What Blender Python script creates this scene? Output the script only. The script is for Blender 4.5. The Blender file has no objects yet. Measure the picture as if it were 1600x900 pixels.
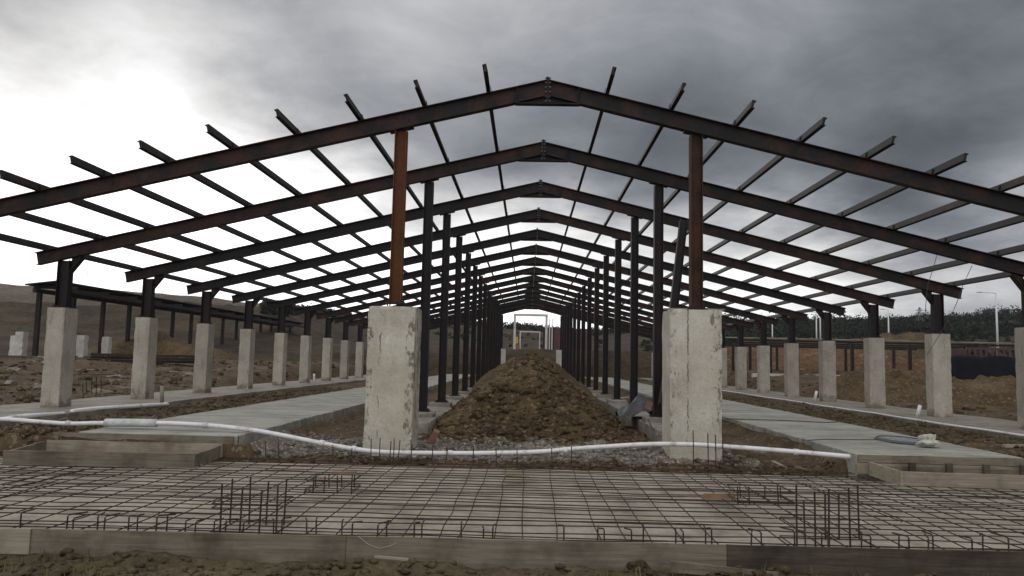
import bpy, bmesh, math, random
import numpy as np
from mathutils import Vector, Matrix
random.seed(7)
rng = np.random.RandomState(11)
sc = bpy.context.scene
C = sc.collection
R_ = math.radians

# ------------------------------------------------------------------ camera
FPX, PITCH, YAW, ROLL = 1222.57, 0.0929, -0.022, 0.0217
_cy, _sy, _cp, _sp = math.cos(YAW), math.sin(YAW), math.cos(PITCH), math.sin(PITCH)
FW = np.array([_sy*_cp, _cy*_cp, _sp])
_rt = np.array([_cy, -_sy, 0.0])
_up = np.cross(_rt, FW)
RT = math.cos(ROLL)*_rt + math.sin(ROLL)*_up
UP = -math.sin(ROLL)*_rt + math.cos(ROLL)*_up
EYE = np.array([-0.267, 0.0, 1.75])
cd = bpy.data.cameras.new('camera'); cam = bpy.data.objects.new('camera', cd); C.objects.link(cam)
cd.sensor_width = 36; cd.lens = 36*FPX/1600; cd.clip_end = 3000; cd.clip_start = 0.05
M = Matrix(((RT[0], UP[0], -FW[0], EYE[0]), (RT[1], UP[1], -FW[1], EYE[1]), (RT[2], UP[2], -FW[2], EYE[2]), (0, 0, 0, 1)))
cam.matrix_world = M
sc.camera = cam


def ray(px, py):
    return FW + (px-800)/FPX*RT - (py-450)/FPX*UP


def atz(px, py, z):          # point of the photo on a level z
    d = ray(px, py); t = (z-EYE[2])/d[2]
    return EYE + t*d


def aty(px, py, Y):          # point of the photo at a depth Y
    d = ray(px, py); t = Y/d[1]
    return EYE + t*d


# ------------------------------------------------------------------ noise (numpy)
def _hash(ix, iy, s):
    h = (ix*374761393 + iy*668265263 + s*1442695041) & 0x7fffffff
    h = ((h ^ (h >> 13))*1274126177) & 0x7fffffff
    return ((h ^ (h >> 16)) & 0xffff)/65535.0


def vnoise(x, y, s=0):
    x = np.asarray(x, float); y = np.asarray(y, float)
    ix = np.floor(x).astype(np.int64); iy = np.floor(y).astype(np.int64)
    fx = x-ix; fy = y-iy
    fx = fx*fx*(3-2*fx); fy = fy*fy*(3-2*fy)
    a = _hash(ix, iy, s); b = _hash(ix+1, iy, s); c = _hash(ix, iy+1, s); d = _hash(ix+1, iy+1, s)
    return (a+(b-a)*fx)*(1-fy) + (c+(d-c)*fx)*fy


def fbm(x, y, s=0, oct=4, gain=.5):
    t = 0; a = 1; n = 0
    for o in range(oct):
        t = t + a*(vnoise(x*2**o, y*2**o, s+o*17)-.5); n += a; a *= gain
    return t/n*2


def sst(a, b, x):
    t = np.clip((np.asarray(x, float)-a)/(b-a), 0, 1)
    return t*t*(3-2*t)


# ------------------------------------------------------------------ materials
MATS = {}


def nodes_of(name):
    m = bpy.data.materials.new(name); m.use_nodes = True
    nt = m.node_tree; nt.nodes.clear()
    out = nt.nodes.new('ShaderNodeOutputMaterial'); b = nt.nodes.new('ShaderNodeBsdfPrincipled')
    nt.links.new(b.outputs[0], out.inputs[0])
    MATS[name] = m
    return m, nt, b


def N(nt, t, **k):
    n = nt.nodes.new('ShaderNode'+t)
    for a, v in k.items():
        setattr(n, a, v)
    return n


def pos(nt, scale=(1, 1, 1), rot=(0, 0, 0), coord='pos'):
    if coord == 'pos':
        g = N(nt, 'NewGeometry'); o = g.outputs['Position']
    else:
        g = N(nt, 'TexCoord'); o = g.outputs['Object']
    mp = N(nt, 'Mapping'); mp.inputs['Scale'].default_value = scale; mp.inputs['Rotation'].default_value = rot
    nt.links.new(o, mp.inputs[0])
    return mp.outputs[0]


def noise(nt, vec, scale, detail=6, rough=.6, dist=0):
    n = N(nt, 'TexNoise'); n.inputs['Scale'].default_value = scale; n.inputs['Detail'].default_value = detail
    n.inputs['Roughness'].default_value = rough; n.inputs['Distortion'].default_value = dist
    nt.links.new(vec, n.inputs['Vector']); return n.outputs['Fac']


def ramp(nt, fac, stops):
    r = N(nt, 'ValToRGB'); e = r.color_ramp.elements
    while len(e) < len(stops):
        e.new(.5)
    for q, (p, c) in zip(e, stops):
        q.position = p; q.color = (c[0], c[1], c[2], 1) if not isinstance(c, (int, float)) else (c, c, c, 1)
    nt.links.new(fac, r.inputs[0]); return r.outputs[0]


def mix(nt, f, a, b, typ='MIX'):
    m = N(nt, 'MixRGB'); m.blend_type = typ
    for i, v in ((0, f), (1, a), (2, b)):
        if hasattr(v, 'is_output') or isinstance(v, bpy.types.NodeSocket):
            nt.links.new(v, m.inputs[i])
        elif i == 0:
            m.inputs[0].default_value = v
        else:
            m.inputs[i].default_value = (v[0], v[1], v[2], 1)
    return m.outputs[0]


def math_(nt, op, a, b=None, clamp=False):
    m = N(nt, 'Math'); m.operation = op; m.use_clamp = clamp
    for i, v in enumerate((a, b)):
        if v is None:
            continue
        if isinstance(v, bpy.types.NodeSocket):
            nt.links.new(v, m.inputs[i])
        else:
            m.inputs[i].default_value = v
    return m.outputs[0]


def bump(nt, b, h, strength, dist):
    n = N(nt, 'Bump'); n.inputs['Strength'].default_value = strength; n.inputs['Distance'].default_value = dist
    nt.links.new(h, n.inputs['Height']); nt.links.new(n.outputs[0], b.inputs['Normal'])


def soil_mat(name, c1, c2, c3, tint=(.10, .085, .035), sc1=1.0, pebble=18, bs=.02):
    m, nt, b = nodes_of(name)
    p = pos(nt)
    a = noise(nt, p, .55*sc1, 8, .65); f = noise(nt, p, 9*sc1, 8, .7); t = noise(nt, p, 1.7*sc1, 5, .6, .5)
    col = ramp(nt, a, [(.32, c1), (.5, c2), (.68, c3)])
    fine = ramp(nt, f, [(.3, .5), (.55, 1.0), (.75, 1.5)])
    col = mix(nt, 1, col, fine, 'MULTIPLY')
    col = mix(nt, ramp(nt, t, [(.52, 0), (.7, .6)]), col, tint)
    v = N(nt, 'TexVoronoi'); v.inputs['Scale'].default_value = pebble; nt.links.new(p, v.inputs['Vector'])
    v.inputs['Randomness'].default_value = 1
    vc = N(nt, 'SeparateColor'); nt.links.new(v.outputs['Color'], vc.inputs[0])
    pale = math_(nt, 'GREATER_THAN', vc.outputs[0], .9)
    pale = math_(nt, 'MULTIPLY', pale, .12 if name in ('far_soil', 'pale_bank', 'front_soil') else .5)
    col = mix(nt, pale, col, (c3[0]*1.7, c3[1]*1.7, c3[2]*1.75))
    nt.links.new(col, b.inputs['Base Color'])
    b.inputs['Roughness'].default_value = .95; b.inputs['Specular IOR Level'].default_value = .15
    h = math_(nt, 'ADD', math_(nt, 'MULTIPLY', f, 1.0), math_(nt, 'MULTIPLY', v.outputs['Distance'], -.5))
    bump(nt, b, h, 1.0, bs)
    return m


soil_mat('soil', (.042, .029, .018), (.078, .054, .033), (.13, .096, .064), tint=(.10, .076, .03), bs=.035)
soil_mat('red_soil', (.06, .034, .019), (.095, .053, .029), (.135, .082, .047), tint=(.10, .07, .03), pebble=4, sc1=.4, bs=.06)
soil_mat('heap_soil', (.048, .032, .018), (.078, .053, .029), (.125, .090, .054), tint=(.105, .08, .034), pebble=14, bs=.03)
soil_mat('front_soil', (.045, .033, .020), (.075, .057, .033), (.115, .09, .055), tint=(.088, .074, .028), pebble=22)
soil_mat('rubble_grey', (.10, .085, .07), (.16, .14, .12), (.27, .245, .215), tint=(.13, .10, .07), pebble=25)
soil_mat('far_soil', (.022, .016, .011), (.046, .032, .02), (.085, .062, .041), tint=(.06, .05, .02), sc1=.22, pebble=1.6, bs=.2)
soil_mat('pale_bank', (.07, .056, .044), (.105, .087, .069), (.14, .118, .095), tint=(.08, .066, .048), sc1=.12, pebble=1.2, bs=.15)


def concrete_mat(name, base, dark, light, stain=1.0, pits=True, streak=(3, 3, .5), joints=None, greenish=0):
    m, nt, b = nodes_of(name)
    p = pos(nt); ps = pos(nt, streak)
    a = noise(nt, p, 1.6, 8, .65); f = noise(nt, p, 24, 6, .7); s = noise(nt, ps, 3.2, 7, .7, .4)
    col = ramp(nt, a, [(.3, dark), (.5, base), (.72, light)])
    col = mix(nt, 1, col, ramp(nt, f, [(.3, .82), (.6, 1.06)]), 'MULTIPLY')
    st = ramp(nt, s, [(.56, 0), (.70, .55*stain)])
    col = mix(nt, st, col, (dark[0]*.45, dark[1]*.42, dark[2]*.38))
    w = noise(nt, pos(nt, (1, 1, .35)), 2.3, 4, .6)
    col = mix(nt, ramp(nt, w, [(.58, 0), (.72, .35)]), col, (light[0]*1.15, light[1]*1.14, light[2]*1.1))
    h = math_(nt, 'ADD', f, math_(nt, 'MULTIPLY', s, .5))
    if pits:
        v = N(nt, 'TexVoronoi'); v.inputs['Scale'].default_value = 13; nt.links.new(p, v.inputs['Vector'])
        vc = N(nt, 'SeparateColor'); nt.links.new(v.outputs['Color'], vc.inputs[0])
        pit = math_(nt, 'MULTIPLY', math_(nt, 'LESS_THAN', v.outputs['Distance'], .2), math_(nt, 'GREATER_THAN', vc.outputs[1], .82))
        col = mix(nt, math_(nt, 'MULTIPLY', pit, .75), col, (.05, .045, .038))
        h = math_(nt, 'SUBTRACT', h, pit)
    if name == 'slab_concrete':
        ln = noise(nt, pos(nt, (.06, 1, 1)), 9, 6, .75, .1)
        col = mix(nt, 1, col, ramp(nt, ln, [(.33, .55), (.47, .93), (.7, 1.12)]), 'MULTIPLY')
        mud = noise(nt, p, .9, 8, .7, .6)
        col = mix(nt, ramp(nt, mud, [(.58, 0), (.72, .6)]), col, (.15, .125, .098))
        sy = N(nt, 'SeparateXYZ'); nt.links.new(p, sy.inputs[0])
        cell = N(nt, 'TexWhiteNoise'); cell.noise_dimensions = '1D'; nt.links.new(math_(nt, 'FLOOR', math_(nt, 'MULTIPLY', sy.outputs[1], 2.0)), cell.inputs['W'])
        col = mix(nt, 1, col, ramp(nt, cell.outputs[0], [(0, .80), (1, 1.1)]), 'MULTIPLY')
        fr = math_(nt, 'FRACT', math_(nt, 'MULTIPLY', sy.outputs[1], .55))
        gn = N(nt, 'NewGeometry'); sn = N(nt, 'SeparateXYZ'); nt.links.new(gn.outputs['Normal'], sn.inputs[0])
        side = math_(nt, 'GREATER_THAN', math_(nt, 'ABSOLUTE', sn.outputs[0]), .7)
        jo = math_(nt, 'MULTIPLY', math_(nt, 'LESS_THAN', fr, .02), side)
        col = mix(nt, jo, col, (.07, .065, .055))
        h = math_(nt, 'ADD', h, math_(nt, 'MULTIPLY', ln, .8))
    if greenish:
        g = noise(nt, p, .8, 3)
        col = mix(nt, ramp(nt, g, [(.4, 0), (.65, greenish)]), col, (base[0]*.75, base[1]*.98, base[2]*.9))
    if name == 'pier_concrete':
        oi = N(nt, 'ObjectInfo')
        col = mix(nt, 1, col, ramp(nt, oi.outputs['Random'], [(0, (.74, .73, .71)), (.5, (.95, .94, .92)), (1, (1.05, 1.04, 1.0))]), 'MULTIPLY')
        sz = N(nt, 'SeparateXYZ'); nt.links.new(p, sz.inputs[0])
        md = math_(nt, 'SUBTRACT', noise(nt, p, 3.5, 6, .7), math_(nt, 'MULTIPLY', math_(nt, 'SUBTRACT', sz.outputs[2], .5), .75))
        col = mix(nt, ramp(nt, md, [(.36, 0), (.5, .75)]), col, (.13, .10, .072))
    nt.links.new(col, b.inputs['Base Color'])
    b.inputs['Roughness'].default_value = .88; b.inputs['Specular IOR Level'].default_value = .25
    bump(nt, b, h, .6, .008)
    return m


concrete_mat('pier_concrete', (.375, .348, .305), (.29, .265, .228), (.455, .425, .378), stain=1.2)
def near_pier(name, marks, edges):
    m = concrete_mat(name, (.43, .40, .345), (.33, .30, .252), (.55, .52, .46), stain=.45, streak=(3, 3, .8))
    nt = m.node_tree; b = next(n for n in nt.nodes if n.type == 'BSDF_PRINCIPLED')
    src = b.inputs['Base Color'].links[0].from_socket
    g = N(nt, 'NewGeometry'); sp = N(nt, 'SeparateXYZ'); nt.links.new(g.outputs['Position'], sp.inputs[0])
    wob = math_(nt, 'MULTIPLY', math_(nt, 'SUBTRACT', noise(nt, g.outputs['Position'], 9, 4), .5), .09)
    xw = math_(nt, 'ADD', sp.outputs[0], wob)
    tot = None
    for x, w, sc_, th in marks+edges:
        d = math_(nt, 'LESS_THAN', math_(nt, 'ABSOLUTE', math_(nt, 'SUBTRACT', xw, x)), w)
        n_ = noise(nt, pos(nt, (6, 6, 1.6 if w < .03 else 3.4)), sc_, 5, .75)
        k = math_(nt, 'MULTIPLY', d, ramp(nt, n_, [(th, 0), (th+.06, .8)]))
        tot = k if tot is None else math_(nt, 'MAXIMUM', tot, k)
    sp_ = ramp(nt, noise(nt, pos(nt, (1, 1, .8)), 15, 4, .75), [(.63, 0), (.68, .7)])
    tot = math_(nt, 'MAXIMUM', tot, sp_)
    ye = ramp(nt, noise(nt, g.outputs['Position'], 1.1, 4), [(.42, 0), (.65, .5)])
    src = mix(nt, ye, src, (.36, .33, .235))
    col = mix(nt, tot, src, (.11, .096, .078))
    nt.links.new(col, b.inputs['Base Color'])


near_pier('left_pier_concrete', [(-2.79, .012, 2.0, .50), (-2.6, .01, 2.6, .58)], [(-2.96, .05, 1.5, .52), (-2.27, .08, 1.1, .50), (-2.85, .05, 1.6, .62)])
near_pier('right_pier_concrete', [(2.44, .012, 1.6, .46), (2.28, .010, 2.6, .57)], [(2.2, .05, 1.4, .56), (2.92, .1, 1.2, .54), (2.75, .05, 1.7, .63)])
concrete_mat('slab_concrete', (.315, .30, .265), (.22, .205, .18), (.39, .375, .34), stain=1.3, pits=False, streak=(.12, 6, 6), greenish=.2)
concrete_mat('footing_concrete', (.21, .187, .158), (.115, .097, .077), (.285, .26, .222), stain=1.6, pits=False, streak=(1, 1, 1))
concrete_mat('deck_concrete', (.305, .268, .222), (.17, .142, .112), (.40, .36, .308), stain=1.7, pits=False, streak=(.3, 3.2, 1))
concrete_mat('white_concrete', (.45, .43, .40), (.36, .34, .31), (.55, .53, .5), stain=.4, pits=False)


def steel_mat(name, base, rust, amount=.5, rough=.6):
    m, nt, b = nodes_of(name)
    p = pos(nt)
    a = noise(nt, p, 2.2, 7, .7, .3); f = noise(nt, p, 30, 5, .7)
    oi = N(nt, 'ObjectInfo')
    sh = math_(nt, 'ADD', a, math_(nt, 'MULTIPLY', math_(nt, 'SUBTRACT', oi.outputs['Random'], .5), .22))
    k = ramp(nt, sh, [(.62-amount*.3, 0), (.78-amount*.2, 1)])
    col = mix(nt, k, base, rust)
    col = mix(nt, 1, col, ramp(nt, f, [(.3, .65), (.7, 1.3)]), 'MULTIPLY')
    nt.links.new(col, b.inputs['Base Color'])
    b.inputs['Roughness'].default_value = rough; b.inputs['Specular IOR Level'].default_value = .18
    bump(nt, b, f, .25, .003)
    return m


steel_mat('primed_steel', (.015, .0135, .0135), (.050, .023, .016), .36)
steel_mat('column_steel', (.019, .016, .017), (.038, .02, .017), .35)
steel_mat('rusty_dark', (.032, .020, .016), (.066, .032, .020), .6, .8)
steel_mat('rusty_steel', (.060, .027, .016), (.112, .043, .020), 1.0, .8)
steel_mat('rebar_steel', (.036, .027, .022), (.065, .037, .024), .45, .75)
steel_mat('purlin_steel', (.015, .013, .013), (.045, .022, .015), .35)


def wood_mat(name, base, dark, light, axis=(.6, 6, 14)):
    m, nt, b = nodes_of(name)
    p = pos(nt, axis); q = pos(nt)
    a = noise(nt, p, 2.5, 8, .7, .3); s = noise(nt, q, 1.8, 6, .65)
    oi = N(nt, 'ObjectInfo')
    col = ramp(nt, a, [(.3, dark), (.5, base), (.7, light)])
    k = ramp(nt, s, [(.45, 0), (.68, .75)])
    col = mix(nt, k, col, (dark[0]*.5, dark[1]*.47, dark[2]*.45))
    col = mix(nt, 1, col, ramp(nt, oi.outputs['Random'], [(0, .8), (1, 1.15)]), 'MULTIPLY')
    nt.links.new(col, b.inputs['Base Color']); b.inputs['Roughness'].default_value = .85
    b.inputs['Specular IOR Level'].default_value = .2
    bump(nt, b, a, .5, .006)
    return m


wood_mat('form_wood', (.165, .14, .108), (.105, .088, .068), (.225, .19, .145))
wood_mat('pale_wood', (.25, .215, .165), (.17, .145, .11), (.32, .28, .22))
wood_mat('dark_wood', (.085, .068, .053), (.055, .043, .034), (.12, .10, .08))


def plain(name, col, rough=.6, var=.25, scale=6, spec=.4, bs=.002):
    m, nt, b = nodes_of(name)
    p = pos(nt); a = noise(nt, p, scale, 6, .65)
    c = mix(nt, 1, col, ramp(nt, a, [(.3, 1-var), (.7, 1+var)]), 'MULTIPLY')
    nt.links.new(c, b.inputs['Base Color']); b.inputs['Roughness'].default_value = rough
    b.inputs['Specular IOR Level'].default_value = spec
    bump(nt, b, a, .3, bs)
    return m


m_, nt_, b_ = nodes_of('white_pipe'); p_ = pos(nt_)
d_ = noise(nt_, p_, 4.5, 7, .7, .5)
nt_.links.new(ramp(nt_, d_, [(.36, (.66, .65, .68)), (.56, (.60, .585, .59)), (.66, (.33, .29, .24))]), b_.inputs['Base Color']); b_.inputs['Roughness'].default_value = .42; b_.inputs['Specular IOR Level'].default_value = .35
plain('sleeve_grey', (.42, .44, .42), .55, .3, 7)
plain('hose_dark', (.035, .04, .04), .6)
plain('hose_blue', (.20, .215, .22), .6, .3)
plain('hose_ring', (.07, .08, .08), .6, .3)
plain('sack_white', (.40, .39, .34), .8, .25, 12, bs=.01)
plain('tarp_grey', (.04, .04, .046), .45, .8, 5)
plain('orange_scrap', (.17, .095, .05), .8, .3)
plain('yellow_scrap', (.22, .19, .07), .7, .3)
plain('maroon_paint', (.07, .028, .03), .6, .25, 2)
plain('black_sheet', (.006, .007, .010), .8, .5, 2, .1)
plain('lamp_white', (.55, .56, .57), .4, .1, 2)
plain('bolt_steel', (.10, .10, .10), .5, .3)
plain('lamp_grey', (.22, .23, .24), .5, .1, 2)
plain('yellow_paint', (.42, .29, .06), .5, .2)
plain('brick_red', (.19, .105, .075), .9, .3, 15)
plain('bird_black', (.02, .02, .02), .8)
plain('wire_dark', (.05, .045, .045), .6)
m_, nt_, b_ = nodes_of('forest_green')
oi_ = noise(nt_, pos(nt_), .06, 4, .7)
nt_.links.new(ramp(nt_, oi_, [(.35, (.014, .018, .013)), (.55, (.021, .026, .017)), (.7, (.036, .036, .020))]), b_.inputs['Base Color'])
b_.inputs['Roughness'].default_value = .9; b_.inputs['Specular IOR Level'].default_value = .1


# ------------------------------------------------------------------ mesh helpers
class MB:
    def __init__(s): s.v = []; s.f = []

    def add(s, vs, fs):
        o = len(s.v); s.v += [tuple(map(float, p)) for p in vs]; s.f += [tuple(i+o for i in f) for f in fs]

    def box(s, x0, x1, y0, y1, z0, z1):
        s.add([(x0, y0, z0), (x1, y0, z0), (x1, y1, z0), (x0, y1, z0), (x0, y0, z1), (x1, y0, z1), (x1, y1, z1), (x0, y1, z1)],
              [(0, 3, 2, 1), (4, 5, 6, 7), (0, 1, 5, 4), (1, 2, 6, 5), (2, 3, 7, 6), (3, 0, 4, 7)])

    def obox(s, c, a, b, d):      # centre and three half-axis vectors
        c, a, b, d = map(np.asarray, (c, a, b, d)); vs = []
        for k in (-1, 1):
            for i, j in ((-1, -1), (1, -1), (1, 1), (-1, 1)):
                vs.append(c+i*a+j*b+k*d)
        s.add(vs, [(0, 3, 2, 1), (4, 5, 6, 7), (0, 1, 5, 4), (1, 2, 6, 5), (2, 3, 7, 6), (3, 0, 4, 7)])

    def prism(s, poly, y0, y1):   # polygon in XZ pulled along Y
        n = len(poly)
        s.add([(x, y0, z) for x, z in poly]+[(x, y1, z) for x, z in poly],
              [tuple(range(n)), tuple(range(2*n-1, n-1, -1))]+[(i, i+n, (i+1) % n+n, (i+1) % n) for i in range(n)])

    def tube(s, pts, r, n=6, cap=True):
        pts = [np.asarray(p, float) for p in pts]; o = len(s.v); k = len(pts)
        up = np.array([0, 0, 1.0])
        for i, p in enumerate(pts):
            t = pts[min(i+1, k-1)]-pts[max(i-1, 0)]; t = t/(np.linalg.norm(t)+1e-9)
            a = np.cross(t, up if abs(t[2]) < .9 else np.array([1.0, 0, 0])); a /= np.linalg.norm(a); b = np.cross(t, a)
            rr = r[i] if isinstance(r, (list, tuple)) else r
            for j in range(n):
                q = 2*math.pi*j/n
                s.v.append(tuple(p+rr*(math.cos(q)*a+math.sin(q)*b)))
        for i in range(k-1):
            for j in range(n):
                s.f.append((o+i*n+j, o+i*n+(j+1) % n, o+(i+1)*n+(j+1) % n, o+(i+1)*n+j))
        if cap:
            s.f.append(tuple(o+j for j in range(n-1, -1, -1))); s.f.append(tuple(o+(k-1)*n+j for j in range(n)))

    def mesh(s, name, mat, smooth=False):
        me = bpy.data.meshes.new(name); me.from_pydata(s.v, [], s.f); me.update()
        bm = bmesh.new(); bm.from_mesh(me); bmesh.ops.recalc_face_normals(bm, faces=bm.faces); bm.to_mesh(me); bm.free()
        me.materials.append(MATS[mat])
        if smooth:
            me.polygons.foreach_set('use_smooth', [True]*len(me.polygons))
        return me

    def build(s, name, mat, parent=None, smooth=False):
        return link(name, s.mesh(name, mat, smooth), parent)


def link(name, me, parent=None):
    o = bpy.data.objects.new(name, me); C.objects.link(o)
    if parent is not None:
        o.parent = parent
    return o


def tag(o, label=None, cat=None, group=None, kind=None):
    for k, v in (('label', label), ('category', cat), ('group', group), ('kind', kind)):
        if v:
            o[k] = v
    return o


def thing(name, label, cat, loc=(0, 0, 0), group=None):
    o = bpy.data.objects.new(name, None); C.objects.link(o); o.location = loc
    o.empty_display_size = .2
    return tag(o, label, cat, group)


def grid_mesh(name, X, Y, Z, mat, smooth=True):
    ny, nx = X.shape
    v = np.stack([X, Y, Z], -1).reshape(-1, 3)
    i = np.arange(ny*nx).reshape(ny, nx)
    f = np.stack([i[:-1, :-1], i[:-1, 1:], i[1:, 1:], i[1:, :-1]], -1).reshape(-1, 4)
    me = bpy.data.meshes.new(name)
    me.vertices.add(len(v)); me.vertices.foreach_set('co', v.ravel())
    me.loops.add(f.size); me.loops.foreach_set('vertex_index', f.ravel().astype(np.int32))
    me.polygons.add(len(f)); me.polygons.foreach_set('loop_start', np.arange(0, f.size, 4, dtype=np.int32))
    me.polygons.foreach_set('loop_total', np.full(len(f), 4, np.int32))
    me.update(calc_edges=True); me.validate()
    me.polygons.foreach_set('use_smooth', [smooth]*len(f))
    if mat:
        me.materials.append(MATS[mat])
    return me, f


def rough_block(mb, x0, x1, y0, y1, z0, z1, step=.06, amp=.006, chip=.018, seed=0, flare=0.0):
    """concrete block with a slightly uneven skin and chipped arrises, one closed shell"""
    nx = max(2, int(round((x1-x0)/step))); ny = max(2, int(round((y1-y0)/step))); nz = max(3, int(round((z1-z0)/step)))
    idx = {}; vs = []

    def V(i, j, k):
        key = (i, j, k)
        if key in idx:
            return idx[key]
        x = x0+(x1-x0)*i/nx; y = y0+(y1-y0)*j/ny; z = z0+(z1-z0)*k/nz
        n1 = float(fbm(np.array(x*5+y*3.1+seed), np.array(z*4-y*2.7), seed, 3))
        n2 = float(vnoise(np.array((x+y)*9+seed*3.3), np.array(z*7.0+x-y), seed+5))
        ox = -1 if i == 0 else (1 if i == nx else 0); oy = -1 if j == 0 else (1 if j == ny else 0); oz = 1 if k == nz else 0
        e = abs(ox)+abs(oy)+oz
        d = amp*n1
        if e >= 2:
            d -= chip*max(0, n2-.45)*2+.004
        fl = flare*(1-k/nz)
        x += ox*(d+fl); y += oy*(d+fl); z += oz*d
        idx[key] = len(vs); vs.append((x, y, z)); return idx[key]
    fs = []
    for i in range(nx):
        for k in range(nz):
            fs.append((V(i, 0, k), V(i+1, 0, k), V(i+1, 0, k+1), V(i, 0, k+1)))
            fs.append((V(i+1, ny, k), V(i, ny, k), V(i, ny, k+1), V(i+1, ny, k+1)))
    for j in range(ny):
        for k in range(nz):
            fs.append((V(0, j+1, k), V(0, j, k), V(0, j, k+1), V(0, j+1, k+1)))
            fs.append((V(nx, j, k), V(nx, j+1, k), V(nx, j+1, k+1), V(nx, j, k+1)))
    for i in range(nx):
        for j in range(ny):
            fs.append((V(i, j, nz), V(i+1, j, nz), V(i+1, j+1, nz), V(i, j+1, nz)))
            fs.append((V(i, j+1, 0), V(i+1, j+1, 0), V(i+1, j, 0), V(i, j, 0)))
    mb.add(vs, fs)


ORD = ['', 'first', 'second', 'third', 'fourth', 'fifth', 'sixth', 'seventh', 'eighth', 'ninth', 'tenth', 'eleventh', 'twelfth', 'thirteenth', 'fourteenth', 'fifteenth']
D1, BAY, NF = 13.744, 4.0, 15


def FY(i): return D1+(i-1)*BAY


# ------------------------------------------------------------------ ground
A_ = np.array([-1.6, -.68, -.5, -.33, -.2, -.04, .02, .06, .25, .4, .53, .63, 1.6])
E_ = np.array([.088, .084, .0775, .063, .046, .040, .036, .032, .043, .050, .057, .063, .07])
RC_ = np.array([130, 130, 132, 140, 300, 450, 450, 450, 420, 390, 370, 350, 330.])


def H(x, y):
    x = np.asarray(x, float); y = np.asarray(y, float)
    ax = np.abs(x)
    n = fbm(x*.9, y*.9, 3, 5, .55); n2 = fbm(x*5, y*5, 9, 3, .6)
    near = .40+.10*n+.03*n2                                        # open site
    inside = (1-sst(12.5, 13.6, ax))*(1-sst(70.5, 73, y))
    mb_ = 1-sst(13, 22, ax)
    rise = .85*sst(24, 52, y)+1.75*(sst(60, 92, y)*(1-mb_)+sst(70.5, 79, y)*mb_)
    z = near+rise*(1-inside)
    outer = sst(11.9, 12.6, ax)
    z = z+outer*.18*fbm(x*.35, y*.35, 21, 4)*sst(14, 20, y)*2
    # between platform and footing strip
    # under platforms, footings
    under = sst(4.75, 4.95, ax)*(1-sst(7.3, 7.5, ax))*sst(12.6, 12.9, y)*(1-sst(71, 72, y))
    z = z*(1-under)+.12*under
    strip = sst(9.55, 9.7, ax)*(1-sst(12.2, 12.4, ax))*sst(12.5, 12.8, y)*(1-sst(71, 72, y))
    z = z*(1-strip)+.28*strip
    mid = (1-sst(4.55, 4.85, ax))*sst(12.4, 12.7, y)*(1-sst(71, 74, y))
    zm = .10+.12*sst(12.9, 14.6, y)+.10*fbm(x*1.3, y*1.3, 5, 5, .6)+.02*n2
    z = z*(1-mid)+zm*mid
    # deck basin and the strip of soil before it
    deck = sst(6.95, 7.05, y)*(1-sst(12.45, 12.7, y))*(1-sst(9.5, 11, ax))
    z = z*(1-deck)-.16*deck
    fr = 1-sst(6.98, 7.06, y)
    lump = .085*fbm(x*1.9, y*2.3, 31, 5, .62)+.03*fbm(x*9, y*9, 8, 3, .6)
    zf = -.055+lump*1.15+.02*(1-sst(3, 6.4, y))
    z = z*(1-fr)+zf*fr
    # hills far off
    a = x/np.maximum(y, 5)
    e = np.interp(a, A_, E_); rc = np.interp(a, A_, RC_); r0 = np.where(a < -.2, 78., 100.)
    r0 = np.interp(a, [-.33, -.1], [78., 110.])
    top = 1.75+e*rc
    s = sst(0, 1, (y-r0)/(rc-r0))
    hill = (top-3.0)*s+fbm(x*.05, y*.05, 41, 4)*1.6*np.clip(s*2, 0, 1)*(1-.6*s)
    hill = hill*(1-.4*sst(rc*1.05, rc*1.9, y))
    z = z+hill*sst(60, 80, y)
    return z


def spaced(*segs):
    out = []
    for a, b, st in segs:
        out += list(np.arange(a, b-st*.25, st))
    out.append(segs[-1][1]); return np.array(out)


xh = spaced((0, 6.5, .09), (6.5, 13, .13), (13, 24, .35), (24, 60, 1.2), (60, 160, 4), (160, 700, 20))
xs = np.concatenate([-xh[:0:-1], xh])
ys = spaced((-30, 4, 2), (4, 6, .2), (6, 7.16, .04), (7.16, 12.4, .65), (12.4, 18, .085), (18, 30, .2), (30, 76, .6), (76, 160, 2), (160, 460, 6), (460, 1500, 40))
GX, GY = np.meshgrid(xs, ys)
GZ = H(GX, GY)
me, fc = grid_mesh('ground', GX, GY, GZ, 'soil')
me.materials.append(MATS['front_soil']); me.materials.append(MATS['rubble_grey']); me.materials.append(MATS['far_soil']); me.materials.append(MATS['pale_bank'])
cx = GX.reshape(-1)[fc].mean(1); cyy = GY.reshape(-1)[fc].mean(1)
mi = np.zeros(len(fc), np.int32)
mi[cyy < 7.1] = 1
jit = .5*fbm(cx*2, cyy*2, 77, 3)
mi[(cx > -4.9) & (cx+jit*2.5 < 3.3) & (cyy > 12.3) & (cyy+jit < 15.0) & (cyy-.5*jit > 12.85)] = 2
mi[(cyy > 60)] = 3
cz = GZ.reshape(-1)[fc].mean(1)
mi[(cx/np.maximum(cyy, 1) < -.3) & (cyy > 80) & (cz+1.3*fbm(cx*.06, cyy*.06, 88, 4) > 8.7+.022*(cx+60))] = 4
me.polygons.foreach_set('material_index', mi)
tag(link('ground', me), kind='structure')


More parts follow.
